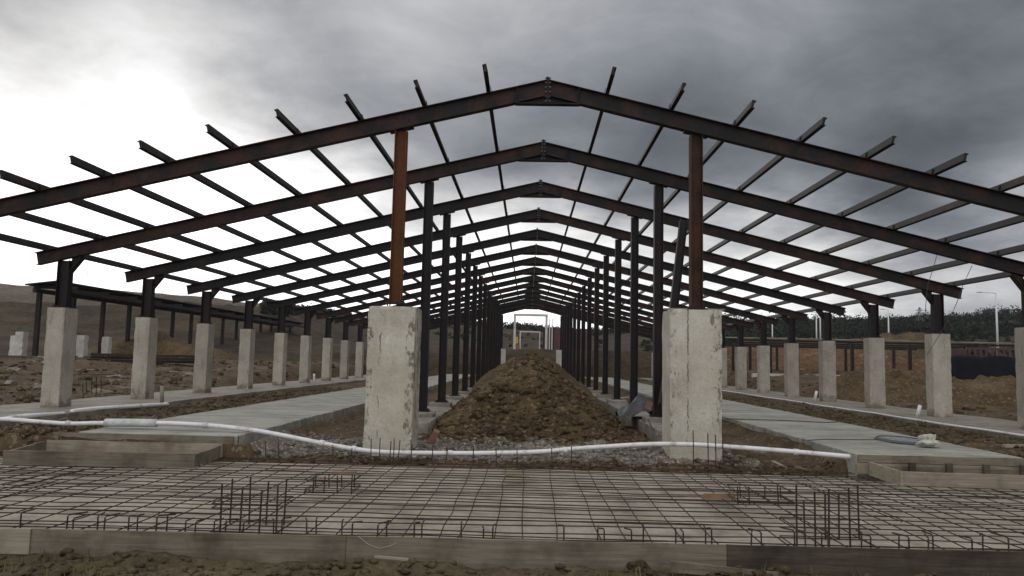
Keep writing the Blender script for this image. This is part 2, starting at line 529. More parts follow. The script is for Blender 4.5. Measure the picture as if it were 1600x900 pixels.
def clods(name, pts, smin, smax, mat, flat=.7, power=2.2, sub=1):
    bm = bmesh.new(); bmesh.ops.create_icosphere(bm, subdivisions=sub, radius=1)
    bv = np.array([v.co[:] for v in bm.verts]); bf = np.array([[v.index for v in f.verts] for f in bm.faces]); bm.free()
    n = len(pts); V = np.zeros((n, len(bv), 3))
    for i, p in enumerate(pts):
        s = smin+(smax-smin)*random.random()**power
        w = bv*(1+.95*(rng.rand(len(bv), 1)-.5))
        w = w*np.array([s*(.7+.6*random.random()), s*(.7+.6*random.random()), s*flat*(.7+.5*random.random())])
        q = random.random()*6.283; c, sn = math.cos(q), math.sin(q)
        w = np.stack([w[:, 0]*c-w[:, 1]*sn, w[:, 0]*sn+w[:, 1]*c, w[:, 2]], 1)
        V[i] = w+np.array(p)+np.array([0, 0, s*.15])
    F = (bf[None]+(np.arange(n)*len(bv))[:, None, None]).reshape(-1, 3)
    V = V.reshape(-1, 3)
    me = bpy.data.meshes.new(name)
    me.vertices.add(len(V)); me.vertices.foreach_set('co', V.ravel())
    me.loops.add(F.size); me.loops.foreach_set('vertex_index', F.ravel().astype(np.int32))
    me.polygons.add(len(F)); me.polygons.foreach_set('loop_start', np.arange(0, F.size, 3, dtype=np.int32))
    me.polygons.foreach_set('loop_total', np.full(len(F), 3, np.int32)); me.update(calc_edges=True)
    me.materials.append(MATS[mat])
    return tag(link(name, me), kind='stuff')


def scatter(n, x0, x1, y0, y1, test=None):
    x = x0+(x1-x0)*rng.rand(n); y = y0+(y1-y0)*rng.rand(n)
    if test is not None:
        k = test(x, y); x, y = x[k], y[k]
    return np.stack([x, y, H(x, y)], 1)


# ------------------------------------------------------------------ soil heap in the middle alley
def heap_z(x, y):
    base = .12
    crest = (1.80+.12*fbm(y*1.2, y*0, 53, 3))*sst(14.5, 18.6, y)**.85
    crest = np.where(y > 18.6, 1.80+.12*fbm(y*1.2, y*0, 53, 3)-.10*sst(22, 34, y), crest)
    ridge = -.12+.22*fbm(y*.7, y*0+3, 57, 3)
    d = np.abs(x-ridge)
    w = 2.35
    back = sst(22, 34, y)                       # behind the nose the alley is filled level
    prof = np.clip(1-d/w, 0, 1)
    prof = prof**.95
    flat = np.clip((2.75-d)/2.0, 0, 1)**.8
    p = prof*(1-back)+flat*back
    nose = .35*fbm(x*1.1, y*1.1, 51, 5, .6)
    z = base+(crest-.02)*p+nose*.6*np.clip(p*3, 0, 1)+.13*fbm(x*2.6, y*2.6, 61, 6, .68)*np.clip(p*4, 0, 1)
    return z-.25*(1-np.clip(p*6, 0, 1))


hx_ = np.concatenate([np.arange(-2.5, 2.36, .06)])
hy_ = np.concatenate([np.arange(14.5, 22, .06), np.arange(22, 40, .2), np.arange(40, 74.5, .5)])
HX, HY = np.meshgrid(hx_, hy_)
me, _ = grid_mesh('soil_heap', HX, HY, heap_z(HX, HY), 'heap_soil')
tag(link('soil_heap', me), 'long heap of loose brown soil filling the middle alley between the column rows', 'soil heap')

n = 5200
x = -2.35+4.6*rng.rand(n); y = 14.7+7*rng.rand(n)**1.3
zz = heap_z(x, y); k = zz > .1
w_ = np.stack([x, y, zz-.01], 1)[k]
clods('soil_clods', w_, .010, .085, 'heap_soil', .7, 2.8)
n = 240; x = -2.4+4.7*rng.rand(n); y = 14.5+3.6*rng.rand(n)**1.6; zz = np.maximum(heap_z(x, y), H(x, y)); k = (zz > .08) & (np.abs(x) < 2.3)
clods('soil_clods', np.stack([x, y, zz-.01], 1)[k], .04, .13, 'heap_soil', .7, 2.0)
clods('soil_clods', scatter(2600, -6.2, 6.4, 6.0, 7.05), .005, .05, 'front_soil', .6, 2.4)
clods('rubble', scatter(3600, -4.7, 3.4, 12.9, 15.3, lambda x, y: np.abs(x) < 4.6), .01, .085, 'rubble_grey', .7, 2.4)
clods('soil_clods', scatter(1500, -4.7, 4.7, 12.6, 13.4, lambda x, y: (x > 2.6) | (y < 12.95)), .008, .07, 'soil', .6, 2.2)
p_ = np.concatenate([scatter(1500, 7.5, 9.5, 11, 34), scatter(1500, -9.5, -7.6, 12.6, 34), scatter(1100, -12, -7.7, 11.0, 13.2, lambda x, y: x < -7.7)])
clods('soil_clods', p_, .012, .085, 'soil', .65, 2.4)
p_ = np.concatenate([scatter(1800, -34, -12.4, 17, 60), scatter(1800, 12.2, 36, 17, 60)])
clods('stones', p_, .03, .22, 'soil', .6, 2.6)


# ------------------------------------------------------------------ piers
pn = 'concrete piers standing under the steel frames'
mb = MB(); rough_block(mb, -3.02, -2.2, 13.34, 14.16, -.15, 2.64, .055, .007, .03, 3)
tag(mb.build('concrete_pier', 'left_pier_concrete', None, False), 'big stained concrete pier under the orange rusty column, left of the soil heap', 'concrete pier', pn)
mb = MB(); rough_block(mb, 2.14, 3.02, 13.34, 14.16, -.15, 2.69, .055, .007, .03, 8)
tag(mb.build('concrete_pier', 'right_pier_concrete', None, False), 'big pitted concrete pier with a thin plank on its top, right of the soil heap', 'concrete pier', pn)
# a strip of pack plank on the right pier
mb = MB(); mb.obox((2.62, 13.72, 2.715), (.52, -.03, 0), (.01, .09, 0), (0, 0, .012))
tag(mb.build('plank', 'pale_wood'), 'thin pale plank lying across the top of the big right pier', 'plank')
protoL = []; protoR = []
for q in range(3):
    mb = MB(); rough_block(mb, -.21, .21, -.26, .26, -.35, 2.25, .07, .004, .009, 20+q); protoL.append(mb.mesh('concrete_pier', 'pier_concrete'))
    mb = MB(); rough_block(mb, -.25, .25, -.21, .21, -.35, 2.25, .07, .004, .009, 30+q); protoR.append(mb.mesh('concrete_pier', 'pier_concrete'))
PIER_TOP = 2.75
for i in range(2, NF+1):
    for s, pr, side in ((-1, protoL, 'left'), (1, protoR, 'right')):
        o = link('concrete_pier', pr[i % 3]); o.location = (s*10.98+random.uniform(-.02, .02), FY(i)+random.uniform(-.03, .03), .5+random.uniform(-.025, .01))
        if i <= 9:
            lab = 'square grey concrete pier, %s from the front in the %s outer row' % (ORD[i-1], side)
        else:
            lab = 'small far concrete pier near the back end of the %s outer row' % side
        tag(o, lab, 'concrete pier', pn if i <= 9 else 'far piers at the back of the %s outer row' % side)
for s, side in ((-1, 'left'), (1, 'right')):
    mb = MB(); rough_block(mb, -.36, .36, -.36, .36, 0, 2.25, .12, .006, .03, 40+s)
    o = mb.build('concrete_pier', 'white_concrete'); o.location = (s*2.6, FY(15)-.1, .55)
    tag(o, 'pale far concrete pier at the back end of the soil heap, on its %s side' % side, 'concrete pier', pn)

# ------------------------------------------------------------------ steel frames
SL, RZ, DV, FL, TF, XE = .24, 6.81, .30, .16, .015, 11.69


def zt(x): return RZ-SL*abs(x)


def rafter_mesh(s):
    mb = MB(); x0, x1 = .0225, XE

    def P(lo, hi, y0, y1):
        a0, a1 = x1-SL*hi*.9, x1-SL*lo*.9
        mb.prism([(s*x0, zt(x0)-hi), (s*x0, zt(x0)-lo), (s*a1, zt(a1)-lo), (s*a0, zt(a0)-hi)], y0, y1)
    P(0, TF, -FL/2, FL/2); P(DV-TF, DV, -FL/2, FL/2); P(TF, DV-TF, -.007, .007)
    return mb.mesh('rafter', 'primed_steel')


def haunch_mesh():
    mb = MB(); xo = .56; zb = zt(xo)-DV-.001
    for s in (-1, 1):
        mb.prism([(s*.0225, zt(0)-DV-.004), (s*.0225, zb), (s*xo, zb)], -.006, .006)
    mb.box(-xo-.02, xo+.02, -FL/2+.004, FL/2-.004, zb-.018, zb-.002)
    return mb.mesh('haunch', 'primed_steel')


def stiff_mesh(s):
    mb = MB()
    for y in (-1, 1):
        mb.box(s*.56-.006, s*.56+.006, min(y*.009, y*.08), max(y*.009, y*.08), zt(.56)-DV+TF+.001, zt(.56)-TF-.004)
    return mb.mesh('stiffener', 'primed_steel')


def ridge_plate_mesh():
    mb = MB(); mb.box(-.022, -.001, -.08, .08, RZ-.45, RZ+.05); mb.box(.001, .022, -.08, .08, RZ-.45, RZ+.035)
    return mb.mesh('ridge_plate', 'primed_steel')


def bolt_mesh():
    mb = MB(); mb.tube([(-.055, 0, 0), (.055, 0, 0)], .010, 6); mb.tube([(-.043, 0, 0), (-.0235, 0, 0)], .019, 6); mb.tube([(.0235, 0, 0), (.043, 0, 0)], .019, 6)
    return mb.mesh('bolt', 'bolt_steel')


def hcol_mesh(name, z0, z1, w, d, mat, gus=0):
    """H section: flanges left and right, web between them facing the camera"""
    mb = MB()
    mb.box(-w/2, -w/2+.014, -d/2, d/2, z0, z1); mb.box(w/2-.014, w/2, -d/2, d/2, z0, z1)
    mb.box(-w/2+.014, w/2-.014, -.006, .006, z0, z1)
    return mb.mesh(name, mat)


CX = 2.64
ZC = zt(CX)-DV-.045


def plate_mesh(name, w, d, t, tilt=0):
    mb = MB(); mb.obox((0, 0, 0), (w/2, 0, -tilt*w/2), (0, d/2, 0), (0, 0, t/2)); return mb.mesh(name, 'primed_steel')


raf = {s: rafter_mesh(s) for s in (-1, 1)}; hau = haunch_mesh(); sti = {s: stiff_mesh(s) for s in (-1, 1)}; rpl = ridge_plate_mesh(); bol = bolt_mesh()
colL = hcol_mesh('column', .6, ZC, .2, .2, 'column_steel')
colS = hcol_mesh('column', 2.735, ZC, .2, .2, 'column_steel')
colD = hcol_mesh('column', 2.735, ZC, .21, .2, 'rusty_dark')
colR = hcol_mesh('column', 2.735, ZC, .21, .2, 'rusty_steel')
ZS = zt(10.98)-DV
stub = hcol_mesh('stub_column', 2.79, ZS-.04, .27, .2, 'column_steel')
cap = {s: plate_mesh('cap_plate', .42, .24, .02, s*SL) for s in (-1, 1)}
base = plate_mesh('base_plate', .34, .32, .025)


def gus_mesh(s):
    mb = MB(); xi = 10.98-.136; xo = 10.58
    mb.prism([(s*xi, ZS-.30), (s*xi, zt(xi)-DV-.002), (s*xo, zt(xo)-DV-.002), (s*xo, zt(xo)-DV-.05)], -.008, .008)
    mb.prism([(s*(xi-.002), ZS-.32), (s*(xi-.002), ZS-.302), (s*xo, zt(xo)-DV-.052), (s*xo, zt(xo)-DV-.07)], -.09, .09)
    return mb.mesh('knee_gusset', 'primed_steel')


gus = {s: gus_mesh(s) for s in (-1, 1)}
mb = MB()
for a, b in ((-.12, -.11), (.12, -.11), (-.12, .11), (.12, .11)):
    mb.tube([(a, b, -.09), (a, b, .05)], .012, 6); mb.tube([(a, b, .015), (a, b, .04)], .024, 6)
anch = mb.mesh('anchor_bolts', 'column_steel')
for i in range(1, NF+1):
    if i == 1:
        lab = 'nearest steel portal frame, standing on the two big concrete piers'
    elif i == NF:
        lab = 'last steel portal frame at the far end of the shed'
    elif i <= 9:
        lab = 'dark steel portal frame, %s back from the camera' % ORD[i]
    else:
        lab = 'small far dark steel portal frame crowded near the end of the shed'
    t = thing('portal_frame', lab, 'steel frame', (0, FY(i), 0), 'steel portal frames of the shed' if i <= 9 or i == NF else 'crowded far portal frames of the shed')
    for s in (-1, 1):
        r = link('rafter', raf[s], t)
        if i <= 6:
            link('stiffener', sti[s], r)
    link('haunch', hau, t); rp = link('ridge_plate', rpl, t)
    if i <= 4:
        for j in range(6):
            b = link('bolt', bol, rp); b.location = (0, -.055, RZ-.40+.085*j)
    for s in (-1, 1):
        short = i in (1, NF)
        c = link('column', ((colR if s < 0 else colD) if i == 1 else colS) if short else colL, t); c.location = (s*CX+.02, 0, 0)
        if i == 1 and s < 0:
            c['label'] = 'orange rusty left column'
        o = link('cap_plate', cap[s], c); o.location = (0, 0, zt(CX)-DV-.014)
        o = link('base_plate', base, c); o.location = (0, 0, 2.722 if short else .59)
        if i <= 3:
            link('anchor_bolts', anch, o)
        c = link('stub_column', stub, t); c.location = (s*10.98, 0, 0)
        link('knee_gusset', gus[s], t)
        o = link('base_plate', base, c); o.location = (0, 0, 2.775)
        if 2 <= i <= 5:
            link('anchor_bolts', anch, o)

# purlins, C sections running the length of the shed
Y0, Y1 = 12.7, FY(NF)+1.0
for s, side in ((-1, 'left'), (1, 'right')):
    for j in range(10):
        x = 1.05+1.155*j; z = zt(x)+.003
        yn = Y0+random.uniform(-.04, .04)
        u = np.array([s*1, 0, -SL]); u = u/np.linalg.norm(u); nn = np.array([s*SL, 0, 1]); nn = nn/np.linalg.norm(nn)
        mb = MB(); c0 = np.array([s*x, (yn+Y1)/2, z]); hy = np.array([0, (Y1-yn)/2, 0])
        h, w, t = .135, .062, .005
        mb.obox(c0+nn*h/2, u*.022, hy, nn*h/2)
        mb.obox(c0+nn*(h-.006)+u*.035, u*.0125, hy-np.array([0, .004, 0]), nn*.0055)
        mb.obox(c0+nn*.006+u*.035, u*.0125, hy-np.array([0, .004, 0]), nn*.0055)
        o = mb.build('roof_purlin', 'purlin_steel')
        for i in range(1, 5):
            mb = MB(); mb.obox(np.array([s*x, FY(i), z])+nn*.055-u*(w/2+.008), u*.004, (0, .045, 0), nn*.055)
            mb.build('cleat', 'purlin_steel', o)
        tag(o, ('long steel roof purlin nearest the ridge on the %s slope' % side) if j == 0 else 'long steel roof purlin, %s out from the ridge on the %s slope' % (ORD[j+1], side), 'purlin', 'roof purlins over the portal frames')

# leaning prop behind the right pier
a = aty(1068, 345, 19.2); b = aty(1036, 632, 17.3)
d = (b-a)/2; u = d/np.linalg.norm(d); sx = np.cross(u, [0, 1, 0]); sx /= np.linalg.norm(sx); sy = np.cross(u, sx)
mb = MB()
mb.obox((a+b)/2+sx*.085, sx*.007, sy*.09, d); mb.obox((a+b)/2-sx*.085, sx*.007, sy*.09, d); mb.obox((a+b)/2, sx*.078, sy*.006, d)
tag(mb.build('leaning_beam', 'primed_steel'), 'dark steel beam leaning at a slant behind the big right pier', 'steel beam')

# ------------------------------------------------------------------ foundations of the inner rows
for s, side, y0 in ((-1, 'left', 15.9), (1, 'right', 15.7)):
    t = thing('foundation_wall', 'low concrete foundation wall under the %s inner row of columns' % side, 'foundation wall', (0, 0, 0))
    mb = MB(); x0, x1 = (-3.0, -2.25) if s < 0 else (2.3, 3.05)
    rough_block(mb, x0, x1, y0, y0+8, -.1, .47, .12, .01, .04, 50+s)
    rough_block(mb, x0+.01, x1-.01, y0+8.002, 71, -.1, .465, .4, .01, .03, 55+s)
    mb.build('wall_body', 'footing_concrete', t)
    for i in range(2, NF):
        mb = MB(); rough_block(mb, s*CX-.3, s*CX+.3, FY(i)-.3, FY(i)+.3, .44, .578, .12, .01, .04, 60+i)
        mb.build('pedestal', 'footing_concrete', t)

# ------------------------------------------------------------------ platforms and footing strips
for s, side, x0, x1, y0 in ((-1, 'left', -7.55, -4.93, 12.72), (1, 'right', 4.78, 7.32, 12.25)):
    mb = MB()
    yq = y0; wx0 = wx1 = 0
    while yq < 71:
        st = random.uniform(.48, .52); wx0 = .6*wx0+random.uniform(-.008, .008); wx1 = .6*wx1+random.uniform(-.008, .008); zq = .45+random.uniform(-.007, .005)
        mb.box(x0+wx0, x1+wx1, yq+.012, yq+st-.012, .02, zq); yq += st
    mb.box(x0+.03, x1-.03, y0+.02, 70.9, .0, .37)
    o = mb.build('concrete_platform', 'slab_concrete')
    bv = o.modifiers.new('b', 'BEVEL'); bv.width = .010; bv.segments = 1
    tag(o, 'long low concrete platform on the %s side' % side + (' carrying a hose coil' if s > 0 else ' behind the white pipe'), 'platform')
    mb = MB(); xa, xb = (-12.3, -9.6) if s < 0 else (9.65, 12.3)
    nx, nyy = 14, 240
    X, Yg = np.meshgrid(np.linspace(xa, xb, nx), np.concatenate([np.linspace(12.6, 35, 180), np.linspace(35.3, 71, 60)]))
    X = X+(np.abs(X-xa) < .01)*.10*fbm(Yg*.8, Yg*0, 70+s, 4)+(np.abs(X-xb) < .01)*.10*fbm(Yg*.8, Yg*0, 75+s, 4)
    Z = .49+.015*fbm(X*1.5, Yg*1.5, 80, 4)
    Z[:, 0] = .15; Z[:, -1] = .15
    X[:, 1] = X[:, 0]+s*0+.02; X[:, -2] = X[:, -1]-.02
    me, _ = grid_mesh('footing_strip', X, Yg, Z, 'footing_concrete', False)
    tag(link('footing_strip', me), 'muddy concrete footing strip under the %s outer row of piers' % side, 'footing strip')

# ------------------------------------------------------------------ rebar deck in front
mb = MB()
mb.add([(-9.6, 7.10, -.3), (9.6, 7.39, -.3), (9.6, 12.55, -.3), (-9.6, 12.55, -.3), (-9.6, 7.10, .055), (9.6, 7.39, .055), (9.6, 12.55, .055), (-9.6, 12.55, .055)], [(0, 3, 2, 1), (4, 5, 6, 7), (0, 1, 5, 4), (1, 2, 6, 5), (2, 3, 7, 6), (3, 0, 4, 7)])
tag(mb.build('floor', 'deck_concrete'), kind='structure')
t = thing('rebar_mat', 'wide rusty rebar mat tied in squares over the deck in the foreground', 'rebar mat', (0, 0, 0))
yy = 7.33
ny = 0
while yy < 12.5:
    mb = MB(); pts = []
    sk = .24*(12.5-yy)/5.2
    y_l = yy-sk/2+random.uniform(-.03, .03); y_r = yy+sk/2+random.uniform(-.03, .03)
    for q in np.linspace(-9.3, 9.3, 24):
        f = (q+9.3)/18.6
        pts.append((q, y_l+(y_r-y_l)*f+.016*random.uniform(-1, 1), .137+.012*random.uniform(-1, 1)))
    mb.tube(pts, .0062, 5); mb.build('cross_bar', 'rebar_steel', t)
    yy += random.choice([.12, .2, .22, .25, .25, .3]); ny += 1
xx = -8.9
while xx < 9.1:
    mb = MB(); a = xx+random.uniform(-.04, .04); b = xx+random.uniform(-.04, .04); pts = []
    for q in np.linspace(7.16+.015*(xx+5)+.05, 12.52, 9):
        pts.append((a+(b-a)*(q-7.2)/5.3+.015*random.uniform(-1, 1), q, .121+.010*random.uniform(-1, 1)))
    mb.tube(pts, .0062, 5); mb.build('lengthwise_bar', 'rebar_steel', t)
    xx += random.choice([.24, .27, .27, .3, .36])

for k in range(6):
    yy = 7.6+.8*k+random.uniform(-.08, .08); a = random.uniform(-9, -6.5); b = random.uniform(5.5, 9); sk = random.uniform(-.12, .12); mb = MB(); pts = []
    for q in np.linspace(0, 1, 18):
        pts.append((a+(b-a)*q, yy+sk*(q-.5)+.015*random.uniform(-1, 1), .082+.006*random.uniform(-1, 1)))
    mb.tube(pts, .0055, 5); mb.build('cross_bar', 'rebar_steel', t)
for k in range(7):
    x = random.uniform(-7, 7); a = random.uniform(7.6, 9.5); b = min(12.4, a+random.uniform(1.5, 3)); sk = random.uniform(-.25, .25)
    mb = MB(); mb.tube([(x, a, .15), (x+sk*.5, (a+b)/2, .146), (x+sk, b, .15)], .006, 5); mb.build('lengthwise_bar', 'rebar_steel', t)

# hairpin starters along the front edge
x = -5.6
gi = 'hairpin starter bars along the front board'
while x < 5.7:
    for dx in (0, .055+random.uniform(0, .05)):
        if random.random() < .12:
            continue
        h = random.uniform(.10, .15); ln = random.uniform(.12, .25); tx = random.uniform(-.08, .08)
        y0 = 7.2+.015*(x+5)+random.uniform(0, .05)
        mb = MB(); mb.tube([(x+dx, y0, .06), (x+dx+tx*.06, y0, .13+h*.9), (x+dx+tx*.15, y0+.02, .13+h), (x+dx+tx, y0+ln, .125+h*random.uniform(.8, 1.0))], .0075, 5)
        tag(mb.build('starter_bar', 'rebar_steel'), 'short bent rebar hairpin rising just behind the front formwork boards', 'rebar', gi)
    x += random.uniform(.24, .42)


def cage(label, xs_, ys_, z0, hts, rings, r=.009, skirt=None):
    cxm = sum(xs_)/len(xs_); cym = sum(ys_)/len(ys_)
    t = thing('column_cage', label, 'rebar cage', (cxm, cym, z0))
    for (x, y, h) in zip(xs_, ys_, hts):
        mb = MB(); mb.tube([(x-cxm, y-cym, 0), (x-cxm+random.uniform(-.01, .01), y-cym, h)], r, 6)
        mb.build('upright_bar', 'rebar_steel', t)
    x0, x1, y0, y1 = min(xs_)-cxm-.012, max(xs_)-cxm+.012, min(ys_)-cym-.012, max(ys_)-cym+.012
    for z in rings:
        mb = MB(); mb.tube([(x0, y0, z), (x1, y0, z), (x1, y1, z), (x0, y1, z), (x0, y0, z)], .006, 5)
        mb.build('stirrup', 'rebar_steel', t)
    return t


def cage_px(label, pts, z0, rings, r=.009, rows=2, dy=.42):
    xs_, ys_, hs = [], [], []
    for k, (px, pyt) in enumerate(pts):
        Y = pts_Y[k % rows]
        p = aty(px, pyt, Y); xs_.append(p[0]); ys_.append(Y); hs.append(p[2]-z0)
    return cage(label, xs_, ys_, z0, hs, rings, r)


pts_Y = (7.55, 8.0)
cage_px('tall rebar column cage rising at the front left of the rebar mat', [(348, 756), (363, 748), (378, 762), (393, 745), (408, 766), (419, 753), (435, 758), (447, 748)], .06, (.02, .24, .28))
cage_px('tall rebar column cage rising at the front right of the rebar mat', [(1244, 758), (1257, 782), (1273, 768), (1289, 772), (1294, 764), (1310, 770), (1327, 762), (1341, 758)], .06, (.02, .2))
pts_Y = (9.45, 9.9)
cage_px('short rebar cage with a low stirrup frame, left part of the mat', [(490, 743), (494, 741), (507, 744), (515, 740), (528, 743), (535, 743), (550, 741), (554, 742)], .13, (.02, .04, .16), .008)
cage_px('short rebar cage with a low stirrup frame, right part of the mat', [(1153, 760), (1157, 760), (1171, 760), (1195, 761), (1216, 760), (1220, 761)], .13, (.02, .04, .15), .008)

# upright rebars along the back edge of the mat
ub = 'upright rebars along the back edge of the mat'
for px, top in ((580, 685), (594, 684), (611, 689), (616, 685), (625, 688), (644, 694), (677, 692), (699, 702), (740, 697), (775, 700), (808, 703), (862, 700), (893, 697), (415, 690), (435, 690), (520, 695), (550, 700)):
    p = aty(px, top, 12.62)
    mb = MB(); tx = random.uniform(-.03, .03)
    mb.tube([(p[0]+tx, 12.62, .05), (p[0], 12.62, p[2])], .008, 5)
    near = 570 < px < 650
    tag(mb.build('upright_rebar', 'rebar_steel'), 'upright rebar standing before the foot of the big left pier' if near else 'short upright rebar by the white pipe at the back of the mat', 'rebar', ub if not near else 'upright rebars before the big left pier')
for px, top in ((1083, 672), (1106, 677), (1118, 679), (1129, 678)):
    p = aty(px, top, 12.62); mb = MB(); mb.tube([(p[0]+.01, 12.62, .05), (p[0], 12.62, p[2])], .009, 5)
    tag(mb.build('upright_rebar', 'rebar_steel'), 'upright rebar standing before the foot of the big right pier', 'rebar', 'upright rebars before the big right pier')


# ------------------------------------------------------------------ formwork
def plank(name, label, p0, p1, h, t, mat, cat='board', tilt=0, parent=None, group=None, z_up=True):
    """a board on edge from p0 to p1 (points on its lower front edge)"""
    p0 = np.asarray(p0, float); p1 = np.asarray(p1, float); d = p1-p0; L = np.linalg.norm(d); u = d/L
    sd = np.array([-u[1], u[0], 0]); up = np.array([0, 0, 1.0])
    mb = MB(); nseg = max(2, int(L/.25)); vs = []; fs = []
    for i in range(nseg+1):
        c = p0+d*i/nseg
        w = .004*math.sin(i*1.7+L)+random.uniform(-.002, .002)
        for a, b in ((0, 0), (t, 0), (t, h), (0, h)):
            vs.append(c+sd*(a+w)+up*(b+(random.uniform(-.003, .003) if b else 0))+sd*tilt*b)
    for i in range(nseg):
        o = i*4
        for k in range(4):
            fs.append((o+k, o+(k+1) % 4, o+4+(k+1) % 4, o+4+k))
    fs.append((3, 2, 1, 0)); fs.append(tuple(nseg*4+k for k in range(4)))
    mb.add(vs, fs)
    o = mb.build(name, mat, parent)
    if parent is None:
        tag(o, label, cat, group)
    return o


xa = atz(48, 827, .15)[0]; xb = atz(541, 838, .15)[0]; xc = atz(1136, 853, .15)[0]
fg = 'formwork boards along the front of the deck'


def fy(x): return 7.12+.015*(x+5)


def fboard(label, x0, x1, mat, ztop=.15, zb=-.12, dy=0):
    plank('formwork_board', label, (x0, fy(x0)+dy, zb), (x1, fy(x1)+dy, zb), ztop-zb, .03, mat, 'formwork board', group=fg)


fboard('short pale formwork board at the left end of the front edge', -9.4, xa, 'pale_wood', .15, -.07, -.012)
fboard('dark grey formwork board on the left part of the front edge', xa+.004, xb, 'form_wood')
fboard('long smooth grey formwork board in the middle of the front edge', xb+.006, xc, 'form_wood', .152, -.12, -.006)
fboard('dark weathered formwork board on the right part of the front edge', xc+.005, 9.4, 'dark_wood', .15)
p0 = aty(1048, 876, 6.98); p1 = aty(1215, 894, 6.9)
plank('loose_plank', 'loose plank lying aslant on the soil before the right front board', (p0[0], 6.96, p0[2]-.09), (p1[0], 6.88, p1[2]-.09), .09, .03, 'form_wood', 'plank')
p0 = aty(585, 868, 7.04); plank('loose_plank', 'short pale lath lying on the soil before the middle front board', (p0[0], 7.03, p0[2]-.02), (p0[0]+.3, 7.02, p0[2]-.035), .015, .04, 'pale_wood', 'plank')
# string sagging on the front face of the middle board
mb = MB(); pts = []
for px, py in ((560, 838), (575, 850), (592, 857), (610, 853), (620, 848)):
    p = aty(px, py, fy(-1.5)-.014); pts.append(p)
mb.tube(pts, .002, 4); tag(mb.build('string', 'sack_white'), 'pale loop of string hanging on the middle front board', 'string')

# left tray
t = thing('formwork_tray', 'shallow wooden formwork box lying on the left back corner of the mat', 'formwork box', (-6.3, 11.2, .145))
O = np.array([-6.3, 11.2, .145])


def tp(name, p0, p1, h, mat='form_wood', par=t, o=O):
    return plank(name, None, np.array(p0)-o, np.array(p1)-o, h, .035, mat, parent=par)


tp('front_board', (-7.6, 11.0, .145), (-4.95, 11.15, .145), .2)
tp('side_board', (-4.95, 11.19, .145), (-5.05, 12.36, .145), .185)
tp('side_board', (-7.56, 11.04, .145), (-7.85, 12.36, .145), .185)
tp('back_board', (-7.85, 12.4, .145), (-5.05, 12.4, .145), .2, 'pale_wood')
t2 = thing('formwork_tray', 'pale new wooden formwork box lying on the right back corner of the mat', 'formwork box', (6.6, 11.3, .145))
O2 = np.array([6.6, 11.3, .145])
tp('front_board', (4.96, 11.16, .145), (8.4, 11.0, .145), .19, 'pale_wood', t2, O2)
tp('side_board', (4.92, 12.15, .145), (4.92, 11.13, .145), .2, 'pale_wood', t2, O2)
tp('back_board', (4.95, 12.12, .145), (8.4, 12.1, .145), .14, 'form_wood', t2, O2)
for k in range(5):
    mb = MB(); x = 5.5+.55*k-6.6; mb.box(x, x+.09, .76, .815, 0, .21); mb.build('stake', 'dark_wood', t2)
# boards on the platform fronts
plank('formwork_board', 'broad grey board closing the front of the left platform', (-7.9, 12.66, .15), (-4.98, 12.66, .15), .29, .035, 'form_wood', 'formwork board')
plank('formwork_board', 'upper board of the two closing the front of the right platform', (4.8, 12.2, .33), (7.45, 12.2, .33), .112, .035, 'form_wood', 'formwork board')
plank('formwork_board', 'lower board of the two closing the front of the right platform', (4.75, 12.17, .16), (7.5, 12.17, .16), .16, .04, 'pale_wood', 'formwork board')
p = atz(85, 690, .3); plank('loose_plank', 'short pale board lying at the left end of the left formwork box', (p[0], p[1], .29), (p[0]+.45, p[1]+.02, .3), .03, .1, 'pale_wood', 'plank')
p = atz(5, 672, .42); plank('loose_plank', 'pale plank lying on the rubble below the white pipe at the far left', (p[0]-.6, p[1], .40), (p[0]+.5, p[1]+.02, .41), .03, .12, 'pale_wood', 'plank')


# ------------------------------------------------------------------ white pipe
def smooth_path(ps, n=8):
    ps = [np.asarray(p, float) for p in ps]; out = []
    for i in range(len(ps)-1):
        a = ps[max(i-1, 0)]; b = ps[i]; c = ps[i+1]; d = ps[min(i+2, len(ps)-1)]
        for k in range(n):
            q = k/n
            out.append(.5*((2*b)+(-a+c)*q+(2*a-5*b+4*c-d)*q*q+(-a+3*b-3*c+d)*q**3))
    out.append(ps[-1]); return out


t = thing('white_pipe', 'long white plastic pipe snaking across the site before the piers', 'pipe', (0, 0, 0))
spec = [(-160, 650, 13.6), (0, 655, 13.5), (60, 659, 13.45), (110, 662, 13.4), (165, 661, 13.35), (250, 661, 13.3), (330, 665, 13.25), (400, 673, 13.15), (450, 682, 13.0), (500, 692, 12.9), (550, 701, 12.85), (600, 706.5, 12.82), (680, 708, 12.8),
        (760, 708, 12.8), (840, 706, 12.8), (900, 701, 12.82), (960, 697, 12.85), (1020, 694, 12.88), (1080, 694.5, 12.9), (1140, 698, 12.85), (1220, 704, 12.75), (1290, 710, 12.6), (1352, 716, 12.45)]
pp = [aty(*q) for q in spec]
mb = MB(); mb.tube(smooth_path(pp, 6), .038, 10); mb.build('pipe_body', 'white_pipe', t, True)
mb = MB(); sl = smooth_path([aty(165, 660.5, 13.35), aty(200, 660.5, 13.33), aty(245, 661, 13.31)], 4); mb.tube(sl, .07, 10); mb.build('sleeve', 'sleeve_grey', t, True)
for px, py, Y in ((104, 661.5, 13.4), (165, 660.8, 13.35), (318, 664, 13.26), (500, 692, 12.9), (550, 701, 12.85), (700, 708, 12.8), (880, 703, 12.81), (1240, 706, 12.72)):
    c = aty(px, py, Y); c2 = aty(px+7, py+.7, Y); mb = MB(); mb.tube([c, c2], .051, 10); mb.build('coupling', 'sleeve_grey' if px < 330 else 'white_pipe', t, True)
spec2 = [(-100, 668, 14.2), (0, 655, 14.6), (30, 650.5, 14.9), (60, 648, 15.2), (100, 646, 15.9)]
